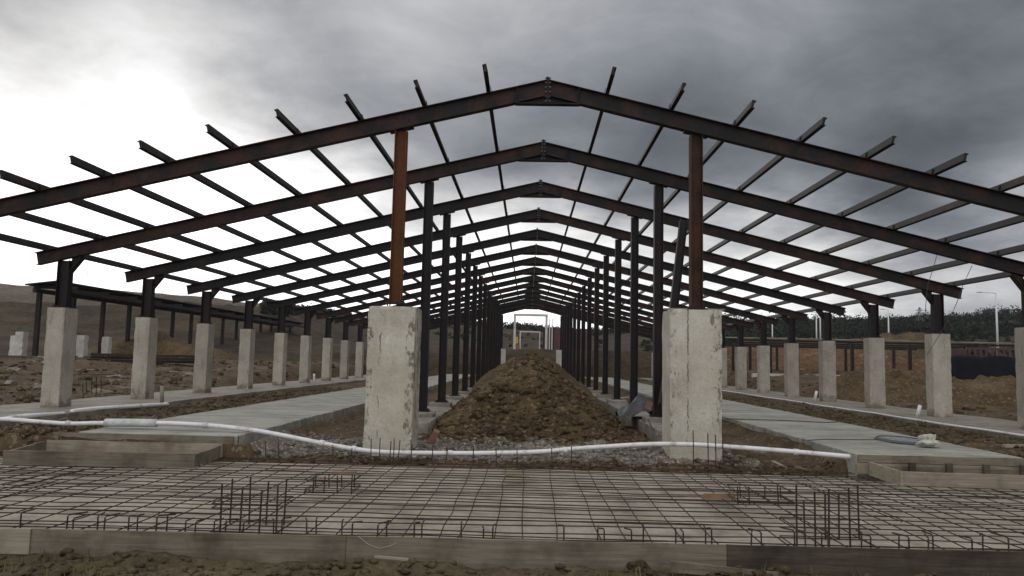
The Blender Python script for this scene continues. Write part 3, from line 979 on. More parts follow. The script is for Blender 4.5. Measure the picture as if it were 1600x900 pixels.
mb = MB(); mb.tube(smooth_path([aty(*q) for q in spec2], 5), .035, 8)
tag(mb.build('branch_pipe', 'white_pipe', None, True), 'short white pipe end curving off behind the main pipe at the far left', 'pipe')
spec2 = [(112, 643, 16.4), (150, 639, 17.2), (200, 635.5, 18.3), (240, 633, 19.2), (262, 632, 19.9)]
mb = MB(); mb.tube(smooth_path([aty(*q) for q in spec2], 5), .05, 8)
tag(mb.build('branch_pipe', 'white_pipe', None, True), 'white pipe with a dark end lying along the left footing strip', 'pipe')
# conduit along the right footing strip
pts = []
for q in np.linspace(14, 44, 40):
    pts.append((9.5+.05*math.sin(q*.9)+.03*math.sin(q*2.3), q, .5))
mb = MB(); mb.tube(pts, .028, 7)
tag(mb.build('branch_pipe', 'white_pipe', None, True), 'thin white conduit lying along the right footing strip', 'pipe')
# stub pipes
for px, pyb, pyt, lean, lab in ((1272, 628, 611, .1, 'white pipe stub leaning beside the right footing strip, the farther one'), (1433, 651, 633, .12, 'white pipe stub leaning beside the right footing strip, the nearer one'), (253, 630, 603, 0, 'weathered pipe stub standing on the left footing strip between two piers'), (491, 602, 584, 0, 'white pipe stub standing at the far part of the left footing strip')):
    b = atz(px, pyb, .48); tp_ = aty(px+lean*40, pyt, b[1])
    mb = MB(); mb.tube([b, tp_], .05, 8)
    tag(mb.build('pipe_stub', 'white_pipe' if px != 253 else 'footing_concrete', None, True), lab, 'pipe stub')

# ------------------------------------------------------------------ bits on the right platform
c = (atz(1378, 688, .47)+atz(1443, 688, .47))/2
mb = MB(); pts = []
for k in range(0, 5*24):
    q = k/24*2*math.pi; ring = k/24
    rr = .40-.006*ring
    pts.append((c[0]+rr*math.cos(q)*1.02, c[1]+rr*1.75*math.sin(q), .463+.006*ring))
mb.tube(pts, .011, 5)
hc = mb.build('hose_coil', 'hose_ring')
mb = MB(); pts = []
for k in range(15*24):
    q = k/24*2*math.pi; rr = .375-.022*k/24
    pts.append((c[0]+rr*math.cos(q), c[1]+rr*1.75*math.sin(q), .466+.003*math.sin(k*.37)))
mb.tube(pts, .012, 5); mb.build('inner_coil', 'hose_blue', hc)
tag(hc, 'flat coil of blue grey hose lying on the right platform', 'hose')
pts = smooth_path([c+np.array([-.4, 0, -.0]), atz(1330, 687, .462), atz(1290, 686.5, .462), atz(1262, 688, .462)], 6)
mb = MB(); mb.tube(pts, .008, 5); tag(mb.build('cable', 'hose_dark'), 'thin dark cable running left from the hose coil', 'cable')
pts = smooth_path([atz(1133, 654, .462), atz(1180, 655.5, .462), atz(1230, 657, .462), atz(1290, 660, .462), atz(1312, 658, .462)], 6)
mb = MB(); mb.tube(pts, .01, 5); tag(mb.build('cable', 'hose_dark'), 'thin dark cable lying across the right platform beside the big pier', 'cable')


def lump(name, label, cat, c, r, mat, seed, sub=3, amp=.35):
    bm = bmesh.new(); bmesh.ops.create_icosphere(bm, subdivisions=sub, radius=1)
    for v in bm.verts:
        d = v.co.copy()
        k = 1+amp*float(fbm(np.array(d.x*2+seed), np.array(d.y*2+d.z*1.7), seed, 3))
        v.co = Vector((d.x*r[0]*k, d.y*r[1]*k, max(-.6*r[2], d.z*r[2]*k)))
    me = bpy.data.meshes.new(name); bm.to_mesh(me); bm.free(); me.materials.append(MATS[mat])
    o = link(name, me); o.location = c
    return tag(o, label, cat)


c = atz(1455, 698, .47); lump('sack', 'crumpled off white sack lying beside the hose coil', 'sack', (c[0], c[1]+.1, .54), (.17, .14, .10), 'sack_white', 3, 3, .9)

# tarp and scraps by the right foundation wall
c = np.array([2.55, 18.5, .52])
X, Y = np.meshgrid(np.linspace(-.55, .62, 26), np.linspace(-.5, .6, 22))
Z = .48*np.clip(1-np.sqrt((X/.62)**2+(Y/.62)**2), 0, 1)**.8+.13*fbm(X*4.5, Y*4.5, 91, 4)
me, _ = grid_mesh('tarp', X+2.42, Y+18.75, Z+.53, 'tarp_grey'); o = link('tarp', me); so = o.modifiers.new('s', 'SOLIDIFY'); so.thickness = .006
tag(o, 'crumpled grey plastic sheet heaped around a column base right of the heap', 'tarp')
p = atz(975, 622, .55); mb = MB(); mb.obox((p[0], p[1], .56), (.25, .05, .03), (-.05, .2, 0), (0, 0, .012)); tag(mb.build('loose_plank', 'pale_wood'), 'tan board lying on the right foundation wall beside the grey sheet', 'plank')
p = aty(1014, 632, 17.2); mb = MB(); mb.obox((p[0], 17.2, p[2]-.02), (.03, 0, .08), (.0, .015, 0), (.06, 0, -.02)); tag(mb.build('scrap', 'orange_scrap'), 'orange brown scrap leaning between the sheet and the leaning beam', 'scrap')
# brick leaning by the left pier, stick
p = aty(678, 680, 14.5); mb = MB(); mb.obox(p-np.array([0, 0, .03]), (.05, 0, -.02), (.0, .05, .02), (.05, 0, .11)); tag(mb.build('brick', 'brick_red'), 'reddish brick standing aslant beside the big left pier', 'brick')
a = atz(1030, 690, .2); b = aty(1012, 655, a[1]+.2); mb = MB(); mb.tube([a, b], .012, 5); tag(mb.build('stick', 'dark_wood'), 'dark stick leaning against the right foundation wall', 'stick')
# coloured scraps on the mat
p = atz(805, 743, .15); mb = MB()
for k in range(5):
    a_ = random.uniform(-.2, .2); mb.obox((p[0]+random.uniform(-.08, .08), p[1]+random.uniform(-.15, .15), .15+.004*k), (.13, a_*.1, 0), (0, .02, 0), (0, 0, .003))
tag(mb.build('scrap', 'yellow_scrap'), 'yellowish straps lying on the middle of the rebar mat', 'scrap')
p = atz(1130, 778, .14); mb = MB()
for k in range(5):
    mb.obox((p[0]-.1+.02*k, p[1]-.12+.06*k, .15+.004*k), (.2, .02, 0), (0, .018, 0), (0, 0, .004))
tag(mb.build('scrap', 'orange_scrap'), 'orange brown wood chips lying left of the right short cage', 'scrap')
p = atz(535, 741, .16); mb = MB(); mb.obox((p[0], p[1]+.1, .17), (.16, .02, 0), (0, .04, 0), (0, 0, .012)); tag(mb.build('scrap', 'orange_scrap'), 'orange wood piece lying behind the left short cage', 'scrap')
# standing stones in the front soil
for px, py, r, lab in ((183, 872, .06, 'pale rounded stone in the front soil below the left board'), (445, 893, .05, 'pale stone lying at the bottom edge, left of centre'), (1000, 888, .09, 'broad tan stone in the front soil under the middle board'), (665, 876, .06, 'dark clod standing against the middle front board'), (1205, 890, .06, 'flat tan stone in the front soil beside the loose plank'), (1515, 890, .07, 'olive clod in the front soil at the right')):
    p = atz(px, py, -.06)
    lump('stone', lab, 'stone', (p[0], p[1], -.055), (r, r*.8, r*.75), 'heap_soil' if 'clod' in lab else 'front_soil', int(px), 2, .9)
p = atz(1585, 698, .45); mb = MB(); mb.obox((p[0]+.2, p[1], .47), (.4, .03, .01), (0, .05, 0), (0, 0, .025)); tag(mb.build('loose_plank', 'pale_wood'), 'pale post lying on the soil at the right edge of the site', 'plank')

# wires
for pts, lab in (([(1464, 398, 21.6), (1458, 420, 21.6), (1450, 445, 21.55), (1447, 470, 21.5), (1446, 492, 21.45)], 'thin wire hanging from the right rafter, the left one of two'), ([(1519, 415, 21.3), (1505, 445, 21.3), (1492, 480, 21.3), (1470, 520, 21.3), (1448, 555, 21.25)], 'thin wire slanting down across the right outer pier')):
    mb = MB(); mb.tube(smooth_path([aty(*q) for q in pts], 4), .009, 4); tag(mb.build('wire', 'wire_dark'), lab, 'wire')

# ------------------------------------------------------------------ left far canopy of steel
t = thing('steel_canopy', 'long low dark steel canopy on thin posts far behind the left piers', 'canopy', (-33.3, 52, 1.3))
BX, BY = -33.3, 52.0
for k in range(15):
    mb = MB(); mb.box(-.14, .14, k*4-.12, k*4+.12, -1.0, 4.3); mb.build('post', 'primed_steel', t)
    if k < 14:
        mb = MB(); mb.box(-.4, 2.6, k*4-.08, k*4+.08, 4.62, 4.78); mb.build('rafter', 'primed_steel', t)
mb = MB(); mb.box(-.12, .12, -.6, 57, 4.32, 4.6); mb.build('roof_beam', 'primed_steel', t)
mb = MB(); mb.box(2.3, 2.55, -.6, 57, 4.32, 4.6); mb.build('roof_beam', 'primed_steel', t)
mb = MB(); mb.obox((.55, 28.4, 4.96), (1.1, 0, .14), (0, 29.2, 0), (-.02, 0, .04)); mb.build('roof_sheet', 'primed_steel', t)

# pale piers and a stack of steel by it
for px, pt_, pb, Y, w, lab in ((31, 518, 562, 55, .6, 'pale short pier at the far left, front one of a close pair'), (22, 524, 561, 57, .55, 'pale short pier at the far left, back one of a close pair'), (127, 524, 562, 58, .6, 'pale short pier standing alone behind the nearest left pier'), (165, 526, 563, 60, .55, 'pale short pier between the first two left outer piers')):
    b = aty(px, pb, Y); a = aty(px, pt_, Y); mb = MB(); rough_block(mb, b[0]-w/2, b[0]+w/2, Y-w/2, Y+w/2, b[2]-.8, a[2], .25, .01, .05, int(px))
    tag(mb.build('concrete_pier', 'white_concrete'), lab, 'concrete pier', 'pale piers on the far left')


def stack(label, px0, px1, py, Y, n, mat='primed_steel', ht=.14, ln=None, name='steel_stack'):
    a = aty(px0, py, Y); b = aty(px1, py, Y); z0 = max(float(H(a[0], Y)), float(H(b[0], Y)))-.03
    t = thing(name, label, 'beam stack', (a[0], Y, z0)); L = b[0]-a[0]
    for k in range(n):
        row, cc = divmod(k, 4)
        mb = MB(); o = random.uniform(-.4, .4); mb.obox((L/2+o, cc*.3-.5, row*ht+ht/2), (L/2, random.uniform(-.15, .15), 0), (0, .07, 0), (0, 0, ht/2-.01)); mb.build('beam', mat, t)
    return t


stack('low stack of dark steel beams on the ground left of the second pier', 150, 330, 578, 44, 12, 'primed_steel', .16)
stack('low stack of dark boards lying far behind the left piers', 2, 95, 566, 48, 8, 'dark_wood', .16)
for k in range(14):
    px = random.uniform(0, 330); py = random.uniform(572, 612); p = atz(px, py, .55)
    if p[1] < 20 or -12.5 < p[0]:
        continue
    lump('stone', 'pale lump of rubble lying on the muddy ground behind the left piers', 'stone', (p[0], p[1], float(H(p[0], p[1]))+.05), (random.uniform(.15, .45), .2, .13), 'footing_concrete' if k % 2 else 'rubble_grey', k+300, 2, .8)['group'] = 'pale rubble lumps behind the left piers'
for px, pt_, pb in ((135, 596, 618), (143, 588, 620), (150, 590, 622), (158, 592, 616), (130, 600, 622)):
    b = atz(px, pb, .45); a = aty(px+random.uniform(-1, 1), pt_, b[1]); mb = MB(); mb.tube([b, a], .014, 5)
    tag(mb.build('upright_rebar', 'rebar_steel'), 'thin upright rebar sticking out of the mud between the first left piers', 'rebar', 'rebars in the mud between the left piers')

og = {'left': 'timber offcuts on the mud behind the left piers', 'right': 'timber offcuts on the mud at the right'}
for k in range(46):
    sd_ = 'left' if k < 30 else 'right'
    p = atz(random.uniform(0, 340), random.uniform(566, 632), .5) if sd_ == 'left' else atz(random.uniform(1150, 1600), random.uniform(600, 660), .5)
    if abs(p[0]) < 12.8 or p[1] > 60:
        continue
    z = float(H(p[0], p[1])); a = random.uniform(-.6, .6); L = random.uniform(.3, 1.3)
    mb = MB(); mb.obox((0, 0, .03), (L*math.cos(a), L*math.sin(a), random.uniform(-.03, .06)), (-.07*math.sin(a), .07*math.cos(a), 0), (0, 0, .02))
    o = mb.build('offcut', random.choice(['pale_wood', 'form_wood', 'dark_wood'])); o.location = (p[0], p[1], z)
    tag(o, 'loose timber offcut lying on the muddy ground behind the %s row of piers' % sd_, 'offcut', og[sd_])
for k in range(16):
    x = random.choice([random.uniform(3.3, 4.6), random.uniform(-4.6, -3.4), random.uniform(-9.4, -7.8), random.uniform(7.5, 9.2)]); y = random.uniform(12.8, 16)
    if abs(x) > 7 and x < 0 and y < 13.6:
        y += 1
    z = float(H(x, y)); a = random.uniform(0, 3.1); L = random.uniform(.08, .28)
    mb = MB(); mb.obox((0, 0, .02), (L*math.cos(a), L*math.sin(a), random.uniform(-.03, .05)), (-.03*math.sin(a), .03*math.cos(a), 0), (0, 0, .01))
    o = mb.build('offcut', random.choice(['pale_wood', 'form_wood', 'dark_wood'])); o.location = (x, y, z)
    tag(o, 'small wood scrap lying on the soil beside the platforms and big piers', 'offcut', 'small wood scraps around the platforms')

# ------------------------------------------------------------------ right far shed
t = thing('low_shed_frame', 'low unfinished dark steel shed frame behind the right outer piers', 'steel frame', (22, 50, 1.2))
for j, Y in enumerate((0, 5, 10, 15)):
    for k in range(6):
        mb = MB(); mb.box(-9+k*3.6-.09, -9+k*3.6+.09, Y-.09, Y+.09, -1, 2.1); mb.build('post', 'primed_steel', t)
    mb = MB(); mb.box(-9.6, 9.6, Y-.07, Y+.07, 2.12, 2.24); mb.build('roof_beam', 'primed_steel', t)
for k in range(9):
    mb = MB(); mb.box(-9.8+random.uniform(-.3, .3), 9.8+random.uniform(-.3, .3), -1.2+k*2.2-.04, -1.2+k*2.2+.04, 2.26+.07*k, 2.33+.07*k); mb.build('purlin', 'purlin_steel' if k % 3 else 'pale_wood', t)
mb = MB(); mb.box(-8.4, 9, -1.2, -.95, -.5, .12); mb.build('curb', 'white_concrete', t)
# maroon container with a lattice behind a black sheet
b0 = aty(1487, 545, 44); b1 = aty(1512, 588, 44); b2 = aty(1610, 545, 44)
t = thing('site_container', 'maroon steel site container with a barred upper strip, at the right', 'container', (b0[0], 44, b1[2]))
w = b2[0]-b0[0]; w1 = b1[0]-b0[0]; h = b0[2]-b1[2]
mb = MB(); mb.box(0, w1, 0, 2.4, -.5, h); 
for k in range(7):
    mb.box(.06+k*w1/7, .06+k*w1/7+.05, -.03, -.002, -.4, h-.06)
mb.build('end_panel', 'maroon_paint', t)
mb = MB(); mb.box(w1+.01, w+2, .05, 2.3, -.5, h-.75); mb.build('body', 'maroon_paint', t)
mb = MB(); mb.box(w1+.01, w+2, 0, .1, h+.0, h+.1); mb.box(w1+.01, w+2, 0, .1, h-.62, h-.54)
for k in range(16):
    mb.box(w1+.1+k*.32, w1+.2+k*.32, .01, .09, h-.54, h)
mb.build('barred_rail', 'maroon_paint', t)
c0 = aty(1553, 606, 41)
X, Y = np.meshgrid(np.linspace(-2.2, 2.6, 40), np.linspace(-1.0, 1.6, 20))
Z = 1.75*np.clip(1.25-np.abs(X/2.3)**3*.5-np.abs((Y-.3)/1.15)**2*.9, 0, 1)+.12*fbm(X*1.6, Y*1.6, 101, 4)-.1
me, _ = grid_mesh('black_sheet', X+c0[0], Y+41.2, Z+c0[2]-.05, 'black_sheet'); tag(link('black_sheet', me), 'black plastic sheet draped over a heap before the maroon container', 'tarp')


def mound(label, px, py, Y, rx, ry, h, mat, seed):
    c = aty(px, py, Y); X, Yg = np.meshgrid(np.linspace(-1, 1, 60), np.linspace(-1, 1, 40))
    r = np.sqrt(X*X+Yg*Yg); Z = h*np.clip(1-r, 0, 1)**.8*(1+.5*fbm(X*4+seed, Yg*4, seed, 5, .6))+.12*fbm(X*10, Yg*10, seed+3, 4)*np.clip((1-r)*4, 0, 1)-.25*np.clip(r-.8, 0, 1)*3
    gx = X*rx+c[0]; gy = Yg*ry+Y
    me, _ = grid_mesh('soil_mound', gx, gy, Z+H(gx, gy)-.03, mat); tag(link('soil_mound', me), label, 'soil mound')


mound('dark brown soil mound behind the first right outer piers', 1535, 600, 31, 4.6, 3.2, 1.15, 'heap_soil', 5)
mound('brown soil mound behind the second and third right outer piers', 1390, 600, 34, 4.4, 3.2, 1.2, 'heap_soil', 6)
mound('large olive soil mound behind the low shed frame', 1405, 548, 78, 8, 6, 3.4, 'soil', 7)
mound('reddish soil bank far behind the right piers', 1240, 556, 76, 13, 7, 2.6, 'red_soil', 8)
mound('dark rough soil bank behind the low shed frame at the right', 1330, 575, 70, 16, 4, 1.6, 'red_soil', 12)
mound('low brown soil mound among the far left posts', 250, 540, 66, 7, 5, 1.9, 'heap_soil', 9)

# street lamps
for px, top, bot, Y, arm, lab in ((1555, 458, 542, 110, -1, 'white street lamp with a long arm at the right edge'), (1385, 484, 538, 140, 0, 'thin white street lamp rising between the right piers'), (1272, 488, 534, 150, 0, 'thin pale lamp pole, left one of a close pair'), (1278, 486, 534, 156, 0, 'thin pale lamp pole, right one of a close pair'), (1203, 500, 536, 165, 0, 'small far lamp pole left of the close pair')):
    b = aty(px+4, bot, Y); a = aty(px, top, Y)
    t = thing('street_lamp', lab, 'street lamp', tuple(b))
    mb = MB(); hgt = a[2]-b[2]; mb.tube([(0, 0, -1.5), (0, 0, hgt)], [.17, .1], 8); mb.build('pole', 'lamp_white', t, True)
    mb = MB(); L = 2.0 if arm else .8; mb.tube([(0, 0, hgt), (-L, 0, hgt+.08)], .06, 6); mb.build('arm', 'lamp_white', t)
    mb = MB(); mb.obox((-L-.25, 0, hgt+.07), (.35, 0, 0), (0, .12, 0), (0, 0, .05)); mb.build('lamp_head', 'lamp_grey', t)
b = aty(1437, 500, 300); a = aty(1437, 480, 300)
mb = MB()
for dx, dy in ((-1, -1), (1, -1), (1, 1), (-1, 1)):
    mb.tube([(b[0]+dx*1.3, 300+dy*1.3, b[2]-4), (b[0]+dx*.15, 300+dy*.15, a[2])], .12, 4)
for k in (.5, .75):
    z = b[2]+(a[2]-b[2])*k; mb.obox((b[0], 300, z), (2.2-k, 0, 0), (0, .1, 0), (0, 0, .12))
tag(mb.build('power_pylon', 'lamp_grey'), 'tiny lattice power pylon on the forested skyline', 'pylon')

# ------------------------------------------------------------------ far end: concrete portals, fence, yellow machine
def portal(label, x0, x1, y0, y1, Y, th, mat):
    a = aty(x0, y0, Y); b = aty(x1, y1, Y); t = thing('concrete_portal', label, 'concrete portal', (a[0], Y, b[2]))
    w = b[0]-a[0]; h = a[2]-b[2]
    for x in (0, w-th):
        mb = MB(); mb.box(x, x+th, -th/2, th/2, -1, h-th*1.05); mb.build('post', mat, t)
    mb = MB(); mb.box(-.02, w+.02, -th/2-.01, th/2+.01, h-th*1.05+.003, h); mb.build('lintel', mat, t)


portal('tall grey concrete portal beyond the far end of the shed', 803, 855, 490, 541, 95, .27, 'white_concrete')
portal('small pale concrete portal on the rise beyond the tall one', 812, 844, 517, 541, 104, .17, 'white_concrete')
b = aty(868, 541, 100); t = thing('site_fence', 'maroon sheet fence beyond the far right end of the shed', 'fence', (b[0], 100, b[2]))
mb = MB(); mb.box(-1.6, 4.6, -.03, .03, -.6, 2.3); mb.build('panel', 'maroon_paint', t)
for k in range(6):
    mb = MB(); mb.box(-1.55+k*1.2, -1.45+k*1.2, -.12, -.04, -.6, 2.4); mb.build('post', 'primed_steel', t)
for px in (859, 863):
    a = aty(px, 498, 92); b = aty(px, 540, 92); mb = MB(); mb.tube([(a[0], 92, b[2]-.5), (a[0], 92, a[2])], .06, 6)
    tag(mb.build('white_pole', 'lamp_white'), 'slim white pole before the maroon fence, %s of two' % ('left' if px == 859 else 'right'), 'pole')
b = aty(806, 541, 99); t = thing('concrete_mixer', 'small yellow machine beside the tall concrete portal', 'machine', tuple(b))
mb = MB(); mb.obox((0, 0, .75), (.28, 0, .06), (0, .3, 0), (-.03, 0, .42)); mb.build('drum', 'yellow_paint', t)
mb = MB(); mb.box(-.4, .5, -.4, .4, -.4, .25); mb.build('chassis', 'brick_red', t)

# ------------------------------------------------------------------ forest and scrub on the hills
def foliage(name, pts, hmin, hmax, leaves, leaf):
    n = len(pts); V = np.zeros((n*leaves*3, 3)); k = 0
    for (x, y, z) in pts:
        h = hmin+(hmax-hmin)*random.random()**1.6; w = h*random.uniform(.4, .85)
        q = rng.normal(size=(leaves, 3)); q /= np.linalg.norm(q, axis=1)[:, None]
        q *= (rng.rand(leaves, 1)**.4)
        lob = 1+.35*np.sin(q[:, :1]*5+x)*np.cos(q[:, 1:2]*4+y)
        c = q*lob*np.array([w, w, h*.55])+np.array([x, y, z+h*.5])
        for j in range(3):
            V[k+j:k+leaves*3:3] = c+rng.normal(size=(leaves, 3))*leaf
        k += leaves*3
    me = bpy.data.meshes.new(name); F = np.arange(len(V)).reshape(-1, 3)
    me.vertices.add(len(V)); me.vertices.foreach_set('co', V.ravel()); me.loops.add(F.size); me.loops.foreach_set('vertex_index', F.ravel().astype(np.int32))
    me.polygons.add(len(F)); me.polygons.foreach_set('loop_start', np.arange(0, F.size, 3, dtype=np.int32)); me.polygons.foreach_set('loop_total', np.full(len(F), 3, np.int32))
    me.update(calc_edges=True); me.materials.append(MATS['forest_green'])
    return tag(link(name, me), kind='stuff')


def hill_pts(n, a0, a1, y0, y1, power=1.0):
    a = a0+(a1-a0)*rng.rand(n); y = y0+(y1-y0)*rng.rand(n)**power; x = a*y
    return np.stack([x, y, H(x, y)-.3], 1)


def left_wood():
    a = -.345+.25*rng.rand(900); rc = np.interp(a, A_, RC_); y = rc*(.8+.22*rng.rand(900)); x = a*y
    return np.stack([x, y, H(x, y)-.3], 1)


def patchy(p, th, sc_=.03):
    return p[fbm(p[:, 0]*sc_, p[:, 1]*sc_*.8, 123, 4) > th]


foliage('forest', np.concatenate([hill_pts(2300, .16, .8, 300, 405), patchy(hill_pts(1500, .16, .8, 215, 310), .02), hill_pts(900, -.3, .16, 330, 470)]), 1.6, 4.2, 60, .36)
foliage('forest', patchy(hill_pts(420, .16, .8, 290, 405), -.05, .02), 4.0, 7.0, 110, .4)
foliage('scrub', left_wood(), .6, 1.7, 30, .22)
foliage('scrub', np.concatenate([hill_pts(420, .14, .75, 140, 235), hill_pts(160, -.3, .1, 190, 300)]), .5, 1.8, 26, .3)

def grass(pts):
    n = len(pts); bl = 9; V = np.zeros((n*bl*3, 3)); k = 0
    for (x, y, z) in pts:
        for j in range(bl):
            a = random.random()*6.28; l = random.uniform(.03, .13); bx = x+random.uniform(-.07, .07); by = y+random.uniform(-.07, .07)
            V[k] = (bx-.006*math.sin(a), by+.006*math.cos(a), z-.02); V[k+1] = (bx+.006*math.sin(a), by-.006*math.cos(a), z-.02)
            V[k+2] = (bx+l*.7*math.cos(a), by+l*.7*math.sin(a), z+l); k += 3
    me = bpy.data.meshes.new('grass'); me.from_pydata(V.tolist(), [], np.arange(len(V)).reshape(-1, 3).tolist()); me.materials.append(MATS['dry_grass'])
    tag(link('grass', me), kind='stuff')


plain('dry_grass', (.10, .088, .035), .9, .5, 3)
gp = np.concatenate([scatter(700, 7.5, 9.4, 12.5, 34), scatter(250, -9.4, -7.7, 13, 30), scatter(170, -6, 6.4, 6.0, 7.0), scatter(500, -26, -12.6, 17, 40), scatter(350, 12.6, 26, 17, 36), scatter(120, 3.3, 4.7, 12.8, 15)])
kk = fbm(gp[:, 0]*.9, gp[:, 1]*.6, 99, 3) > .0
grass(gp[kk])

# bird
p = aty(137, 427, 60); mb = MB()
mb.add([(-.16, 0, .05), (0, .06, 0), (0, -.06, 0), (.16, 0, .06), (0, 0, -.05), (.03, .14, .0), (-.03, -.16, .01)], [(0, 1, 2), (3, 2, 1), (1, 5, 4), (2, 4, 6), (1, 4, 2)])
o = mb.build('bird', 'bird_black'); o.location = p; tag(o, 'tiny dark bird flying in the white sky above the left piers', 'bird')

# ------------------------------------------------------------------ sky
w = bpy.data.worlds.new('World'); sc.world = w; w.use_nodes = True; nt = w.node_tree; nt.nodes.clear()
out = N(nt, 'OutputWorld'); bg = N(nt, 'Background'); nt.links.new(bg.outputs[0], out.inputs[0]); bg.inputs['Strength'].default_value = .1
sd = ray(60, 250); sd = sd/np.linalg.norm(sd)
EL = math.asin(sd[2]); AZ = math.atan2(sd[0], sd[1])
sky = N(nt, 'TexSky'); sky.sky_type = 'NISHITA'; sky.sun_disc = False; sky.sun_elevation = EL; sky.sun_rotation = AZ
tc = N(nt, 'TexCoord'); D = tc.outputs['Generated']


def vm(op, a, b=None):
    m = N(nt, 'VectorMath'); m.operation = op
    for i, v in enumerate((a, b)):
        if v is None:
            continue
        if isinstance(v, bpy.types.NodeSocket):
            nt.links.new(v, m.inputs[i])
        else:
            m.inputs[i].default_value = v
    return m


dn = vm('NORMALIZE', D).outputs[0]
sep = N(nt, 'SeparateXYZ'); nt.links.new(dn, sep.inputs[0])
den = math_(nt, 'ADD', math_(nt, 'MAXIMUM', sep.outputs[2], 0.0), .22)
cmb = N(nt, 'CombineXYZ'); nt.links.new(math_(nt, 'DIVIDE', sep.outputs[0], den), cmb.inputs[0]); nt.links.new(math_(nt, 'DIVIDE', sep.outputs[1], den), cmb.inputs[1])
n1 = noise(nt, cmb.outputs[0], 1.15, 9, .56, .5)
n2 = noise(nt, vm('ADD', cmb.outputs[0], (7.3, 2.1, 0)).outputs[0], 3.0, 10, .64, .5)
# warp direction a little so that the bright openings get cloud-like edges
nc = N(nt, 'TexNoise'); nc.inputs['Scale'].default_value = 2.3; nc.inputs['Detail'].default_value = 7; nc.inputs['Roughness'].default_value = .55; nt.links.new(cmb.outputs[0], nc.inputs['Vector'])
wv = vm('MULTIPLY', vm('SUBTRACT', nc.outputs['Color'], (.5, .5, .5)).outputs[0], (.22, .22, .17)).outputs[0]
dw = vm('NORMALIZE', vm('ADD', dn, wv).outputs[0]).outputs[0]
BLOBS = [((-450, 300), 0.503, 16), ((-150, 150), -0.239, 11), ((-100, 420), 0.407, 11), ((40, 60), -0.129, 6), ((30, 260), 0.301, 7), ((130, 130), -0.362, 5), ((230, 210), 0.359, 6), ((230, 50), 0.135, 6), ((300, 360), 0.141, 8), ((330, 140), -0.166, 5), ((420, 280), 0.479, 6), ((420, 180), 0.082, 5), ((520, 420), 0.585, 8), ((560, 100), -0.312, 9), ((600, 20), 0.344, 6), ((500, 230), -0.641, 5), ((640, 360), 0.375, 6), ((700, 200), -0.159, 7), ((720, 330), -0.458, 5), ((800, 430), 0.526, 7), ((780, 60), 0.247, 7), ((830, 520), 0.496, 6), ((900, 230), -0.196, 6), ((960, 430), 0.043, 6), ((1020, 100), 0.088, 8), ((1000, 340), -0.192, 6), ((1080, 470), 0.518, 6), ((1120, 330), -0.387, 5), ((1220, 440), 0.488, 5), ((1280, 250), 0.181, 9), ((1280, 405), 0.115, 3.5), ((1400, 450), 0.422, 5), ((1380, 380), -0.685, 5), ((1500, 150), -0.253, 10), ((1560, 460), 0.172, 5), ((1750, 300), 0.176, 12), ((800, -200), -0.068, 14), ((200, -200), 0.147, 14), ((1500, -250), 0.014, 14)]
tot = None
for (px, py), a, sg in BLOBS:
    c = ray(px, py); c = c/np.linalg.norm(c); k = 1/R_(sg)**2
    e = math_(nt, 'MULTIPLY', math_(nt, 'EXPONENT', math_(nt, 'MULTIPLY', math_(nt, 'SUBTRACT', vm('DOT_PRODUCT', dw, tuple(c)).outputs['Value'], 1.0), k)), a)
    tot = e if tot is None else math_(nt, 'ADD', tot, e)
for c, a, sg in (((0, -.95, .3), .80, 55), ((-.2, -.3, .93), .62, 30)):
    k = 1/R_(sg)**2
    e = math_(nt, 'MULTIPLY', math_(nt, 'EXPONENT', math_(nt, 'MULTIPLY', math_(nt, 'SUBTRACT', vm('DOT_PRODUCT', dn, c).outputs['Value'], 1.0), k)), a)
    tot = math_(nt, 'ADD', tot, e)
mod = math_(nt, 'ADD', math_(nt, 'MULTIPLY', math_(nt, 'SUBTRACT', n1, .5), 1.1), math_(nt, 'MULTIPLY', math_(nt, 'SUBTRACT', n2, .5), .8))
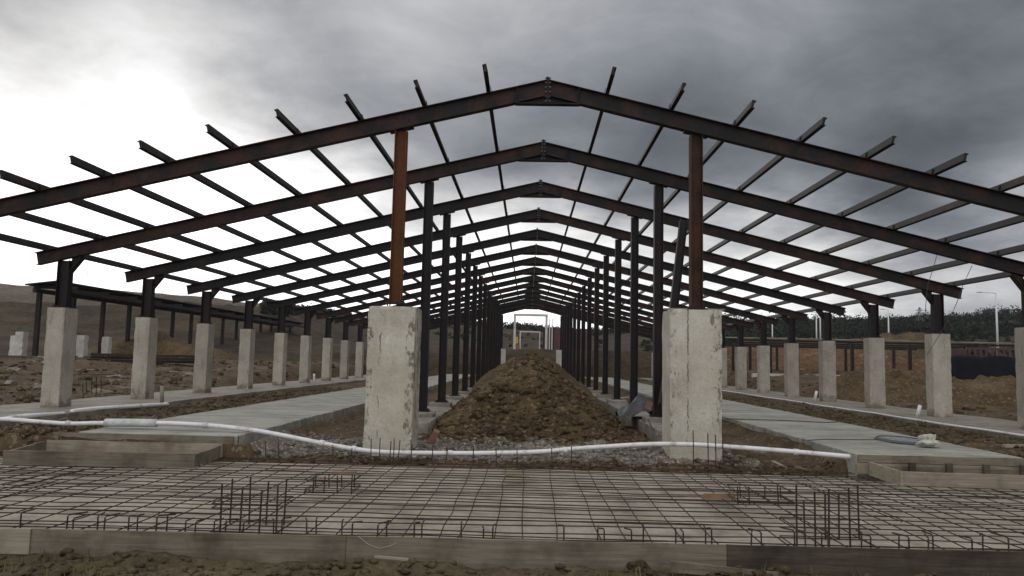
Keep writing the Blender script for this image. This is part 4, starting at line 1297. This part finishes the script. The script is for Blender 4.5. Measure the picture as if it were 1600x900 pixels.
lum = math_(nt, 'MULTIPLY', math_(nt, 'MAXIMUM', math_(nt, 'ADD', math_(nt, 'MULTIPLY', tot, 1.08), .25), .18), math_(nt, 'MAXIMUM', math_(nt, 'ADD', 1.0, math_(nt, 'MULTIPLY', mod, math_(nt, 'MAXIMUM', math_(nt, 'SUBTRACT', 1.0, math_(nt, 'MULTIPLY', tot, .6)), .4))), .25))
lum = math_(nt, 'MULTIPLY', math_(nt, 'POWER', lum, 1.38), .97)
cl = ramp(nt, lum, [(0, (.83, .94, 1.08)), (.22, (.88, .96, 1.07)), (.42, (.97, .98, 1.04)), (.7, (1.0, 1.0, 1.0)), (1, (1, 1, 1))])
cloud = vm('SCALE', cl); nt.links.new(math_(nt, 'MULTIPLY', lum, 10.0), cloud.inputs['Scale'])
skc = vm('SCALE', sky.outputs[0]); skc.inputs['Scale'].default_value = .35
cov = ramp(nt, n1, [(.25, .88), (.45, .97)])
fin = mix(nt, cov, skc.outputs[0], cloud.outputs[0])
nt.links.new(fin, bg.inputs['Color'])
sl = bpy.data.lights.new('sun', 'SUN'); sl.energy = .6; sl.angle = R_(35); sl.color = (1, .97, .92)
so = bpy.data.objects.new('sun', sl); C.objects.link(so)
so.rotation_euler = Vector(sd).to_track_quat('Z', 'Y').to_euler()

mb = MB(); mb.box(-900, 900, -60, 1600, -40, 75)
hz = mb.mesh('haze', 'soil'); hz.materials.clear()
hm = bpy.data.materials.new('haze'); hm.use_nodes = True; hn = hm.node_tree; hn.nodes.clear()
ho = hn.nodes.new('ShaderNodeOutputMaterial'); hv = hn.nodes.new('ShaderNodeVolumePrincipled'); hv.inputs['Density'].default_value = .0001
hv.inputs['Color'].default_value = (.82, .9, 1, 1); hv.inputs['Anisotropy'].default_value = 0
hn.links.new(hv.outputs[0], ho.inputs['Volume']); hz.materials.append(hm)
tag(link('haze', hz), kind='stuff')

vs = sc.view_settings; vs.view_transform = 'Standard'; vs.look = 'None'; vs.exposure = 0; vs.gamma = 1
sc.cycles.max_bounces = 5; sc.cycles.diffuse_bounces = 3; sc.cycles.use_denoising = True
